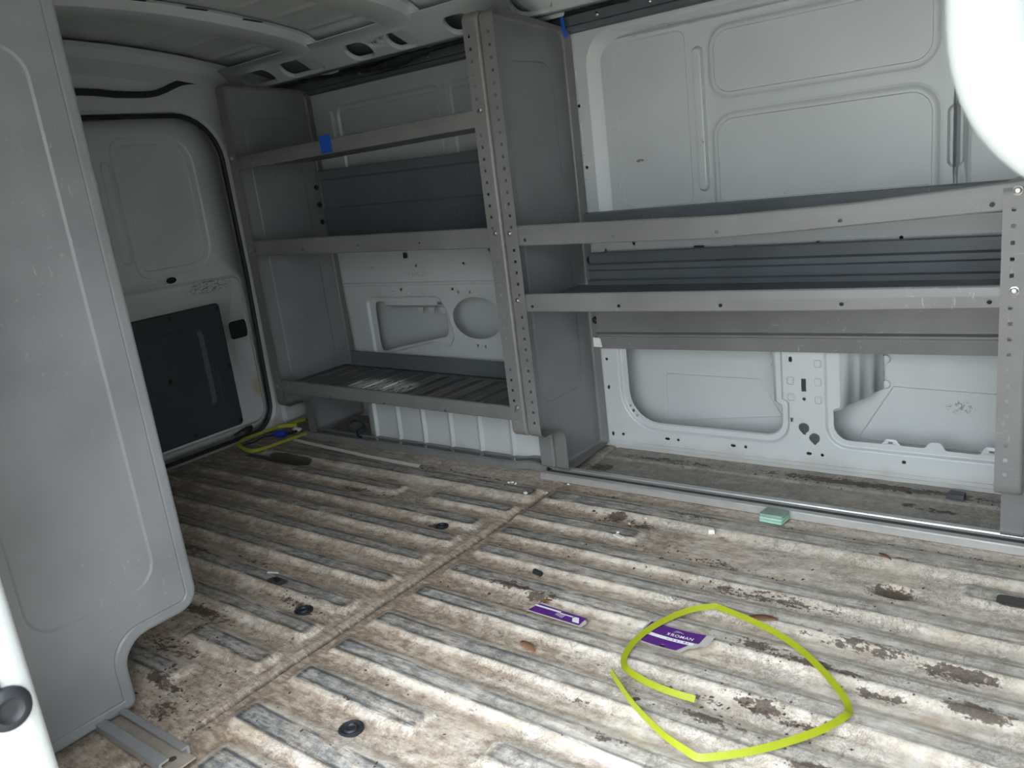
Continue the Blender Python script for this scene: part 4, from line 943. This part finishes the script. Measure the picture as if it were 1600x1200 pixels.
# other loose bits
def slab(name, x, y, w, d, h, rot, mat, label, cat, group=None, bev=.0015):
    c, s = math.cos(rot), math.sin(rot); z = max(fz(x + a * w / 2, y + b * d / 2) for a in (-1, 0, 1) for b in (-1, 0, 1))
    P = [(-w / 2, -d / 2), (w / 2, -d / 2), (w / 2 * .86, d / 2), (-w / 2 * .93, d / 2)]; P = [(x + c * a - s * b, y + s * a + c * b) for a, b in P]
    V = [(a, b, z) for a, b in P] + [(x + (a - x) * .9, y + (b - y) * .9, z + h) for a, b in P]
    return tag(mk(name, V, [(3, 2, 1, 0), (4, 5, 6, 7)] + [(i, (i + 1) % 4, 4 + (i + 1) % 4, 4 + i) for i in range(4)], mat, bevel=bev), label, cat, group)
slab('rubber_block', -.281, 1.79, .036, .026, .012, -.1, M['blackpanel'], 'dark rubber block lying by the white wall behind the floor track', 'block')
slab('plastic_cube', -.677, 1.443, .014, .012, .010, .4, M['crumb'], 'small white cube lying alone on the ribbed floor', 'cube')
cap = tube('rubber_tube', [(-.927, 1.154, fz(-.92, 1.153) + .0055), (-.908, 1.150, fz(-.92, 1.153) + .0055)], .0055, M['black'], n=12); tag(cap, 'tiny black rubber tube lying on the ribbed floor', 'tube')
def leaf(x, y, l, w, rot, label):
    c, s = math.cos(rot), math.sin(rot); V = []; Fc = []; n = 8; zm = max(fz(x + c * l * t, y + s * l * t) for t in (-.5, -.25, 0, .25, .5))
    for i in range(n + 1):
        t = i / n; hw = w / 2 * math.sin(math.pi * min(1, t * .92 + .06)) ** .7
        for j in (-1, 0, 1):
            a = (t - .5) * l; b = j * hw; V.append((x + c * a - s * b, y + s * a + c * b, zm + .0012 + (.0022 if j else .0004) + .002 * math.sin(3 * t)))
    for i in range(n):
        for j in range(2): Fc.append((i * 3 + j, i * 3 + j + 1, i * 3 + 4 + j, i * 3 + 3 + j))
    return tag(mk('dry_leaf', V, Fc, M['leaf'], smooth=True, solid=.0005), label, 'leaf', 'dry leaves on the floor')
leaf(-.470, 1.172, .052, .018, .35, 'brown dry leaf tucked beside the top of the yellow loop')
leaf(-.786, .936, .042, .016, -.35, 'reddish dry leaf on the floor below the streaked purple card')
leaf(-.838, 1.066, .024, .008, .8, 'small brown leaf touching the streaked purple card')
leaf(-.345, 1.462, .030, .009, -.6, 'thin brown leaf on the floor beyond the yellow loop')
slab('white_flake', -.846, 1.352, .030, .010, .002, -.4, M['crumb'], 'torn white flake lying across a brown stain on the floor', 'flake', bev=0)
st = ribbon('plastic_strip', [Vector((x, y, fz(x, y) + .008)) for x, y in ((-2.186, 1.552), (-2.0, 1.537), (-1.8, 1.517), (-1.562, 1.495))], (0, 1, .6), .010, .0016, M['whitestrip']); tag(st, 'long dull white strip lying along the dark floor track', 'strip')
lump('wire_bundle', (-2.03, 1.69, .002), (.030, .022, .022), M['blackpanel'], 'dark lump of wiring beside the wheel arch under the bottom shelf', 'wiring', seed=5)
lump('paper_scrap', (-1.985, 1.672, .002), (.016, .008, .007), M['card'], 'pale scrap beside the dark wiring under the bottom shelf', 'paper', seed=8)
lump('rubber_stopper', (-1.968, 1.648, .003), (.010, .012, .020), M['black'], 'black stopper standing against the end of the wheel arch', 'stopper', seed=9)
for i, (x, y, r) in enumerate(((-1.165, 1.455, .006), (-1.135, 1.50, .005), (-1.245, 1.505, .006), (-1.232, 1.502, .005), (-1.252, 1.50, .004), (-1.115, 1.568, .004), (-.862, 1.425, .0035), (-.835, 1.452, .003), (-1.555, 1.57, .004), (-.855, 1.365, .004), (-1.10, 1.585, .004), (-.96, 1.45, .003))):
    lump('white_crumb', (x, y, fz(x, y)), (r, r * .8, r * .6), M['crumb'], 'tiny white crumb on the floor near the seam end', 'crumb', 'white crumbs near the floor seam', seed=20 + i, sub=1)
slab('black_chip', -1.40, .885, .030, .012, .003, -.3, M['black'], 'black plastic chip on the floor beside the foreground end panel', 'chip', bev=0)
slab('wood_splinter', -1.44, .905, .030, .004, .003, .35, M['card'], 'pale splinter beside the black chip on the floor', 'splinter', bev=0)
# gravel-like dirt crumbs, uncountable
V, Fc = [], []
clus = [(-.5, 1.25, .25, .03), (-.36, 1.09, .15, .015), (-.6, 1.33, .2, .03), (-.9, 1.43, .08, .03), (-.25, 1.53, .3, .01), (-.45, .91, .15, .03), (-.39, .965, .06, .02), (-1.3, .85, .1, .02), (-1.4, .66, .15, .06), (-1.2, .55, .1, .06), (-1.5, 1.5, .25, .04), (-.6, .8, .5, .5), (-.9, 1.1, .4, .4), (-.5, 1.78, .3, .02), (-1.0, 1.56, .15, .02), (-.95, .62, .3, .15)]
for q in range(420):
    a, b, ra, rb = clus[int(rng.integers(len(clus)))]; x = a + rng.normal() * ra * .6; y = b + rng.normal() * rb * .6
    if not (-1.8 < x < .1 and .5 < y < 1.55 or 1.65 < y < 1.82 and -1 < x < 0): continue
    s = float(rng.uniform(.0007, .0022)) * (2.0 if rng.random() < .04 else 1); z = fz(x, y); b0 = len(V); e = s * float(rng.uniform(.6, 2.4)); th = float(rng.uniform(0, 3.14)); c, d = math.cos(th), math.sin(th)
    for (p, r_, h) in ((-e, -s, 0), (e, -s * .7, 0), (e * .8, s, 0), (-e * .9, s * .8, 0), (0, 0, s * 1.2)): V.append((x + c * p - d * r_, y + d * p + c * r_, z + h))
    Fc += [(b0, b0 + 1, b0 + 4), (b0 + 1, b0 + 2, b0 + 4), (b0 + 2, b0 + 3, b0 + 4), (b0 + 3, b0, b0 + 4)]
tag(mk('dirt_crumbs', V, Fc, M['dirt'], floor), 'loose dark dirt crumbs scattered over the ribbed floor', kind='stuff')
# tape, harness, blue tie
tp = ribbon('tape_piece', [Vector((-1.757, 1.5075, .904)), Vector((-1.713, 1.5075, .905))], (0, 0, 1), .045, .0006, M['bluetape']); tag(tp, 'piece of blue masking tape on the edge of the top shelf', 'tape')
hp = smooth_path([(-2.10, 1.762, 1.118), (-1.95, 1.76, 1.112), (-1.85, 1.758, 1.108), (-1.74, 1.748, 1.100), (-1.66, 1.745, 1.102), (-1.56, 1.75, 1.112), (-1.45, 1.757, 1.118), (-1.30, 1.765, 1.12), (-1.22, 1.77, 1.12)], 5)
rad = [.006 + .008 * math.exp(-((p.x + 1.66) / .09) ** 2) + .002 * math.sin(i * 2.1) for i, p in enumerate(hp)]
tag(tube('wiring_harness', hp, rad, M['black'], n=9), 'black taped wiring harness tucked under the roof edge', 'wiring')
tie = ribbon('cable_tie', [Vector((-1.150, 1.80, 1.135)), Vector((-1.152, 1.805, 1.10)), Vector((-1.150, 1.812, 1.075))], (1, 0, 0), .010, .001, M['bluetape']); tag(tie, 'blue tie hanging at the top of the middle end panel', 'tie')
hp2 = smooth_path([(-1.12, 1.80, 1.135), (-1.02, 1.80, 1.132), (-.97, 1.79, 1.122), (-.93, 1.795, 1.130), (-.80, 1.80, 1.14), (-.5, 1.80, 1.145)], 5)
tag(tube('wiring_harness', hp2, .007, M['black'], n=8), 'black wiring above the white embossed panel', 'wiring')
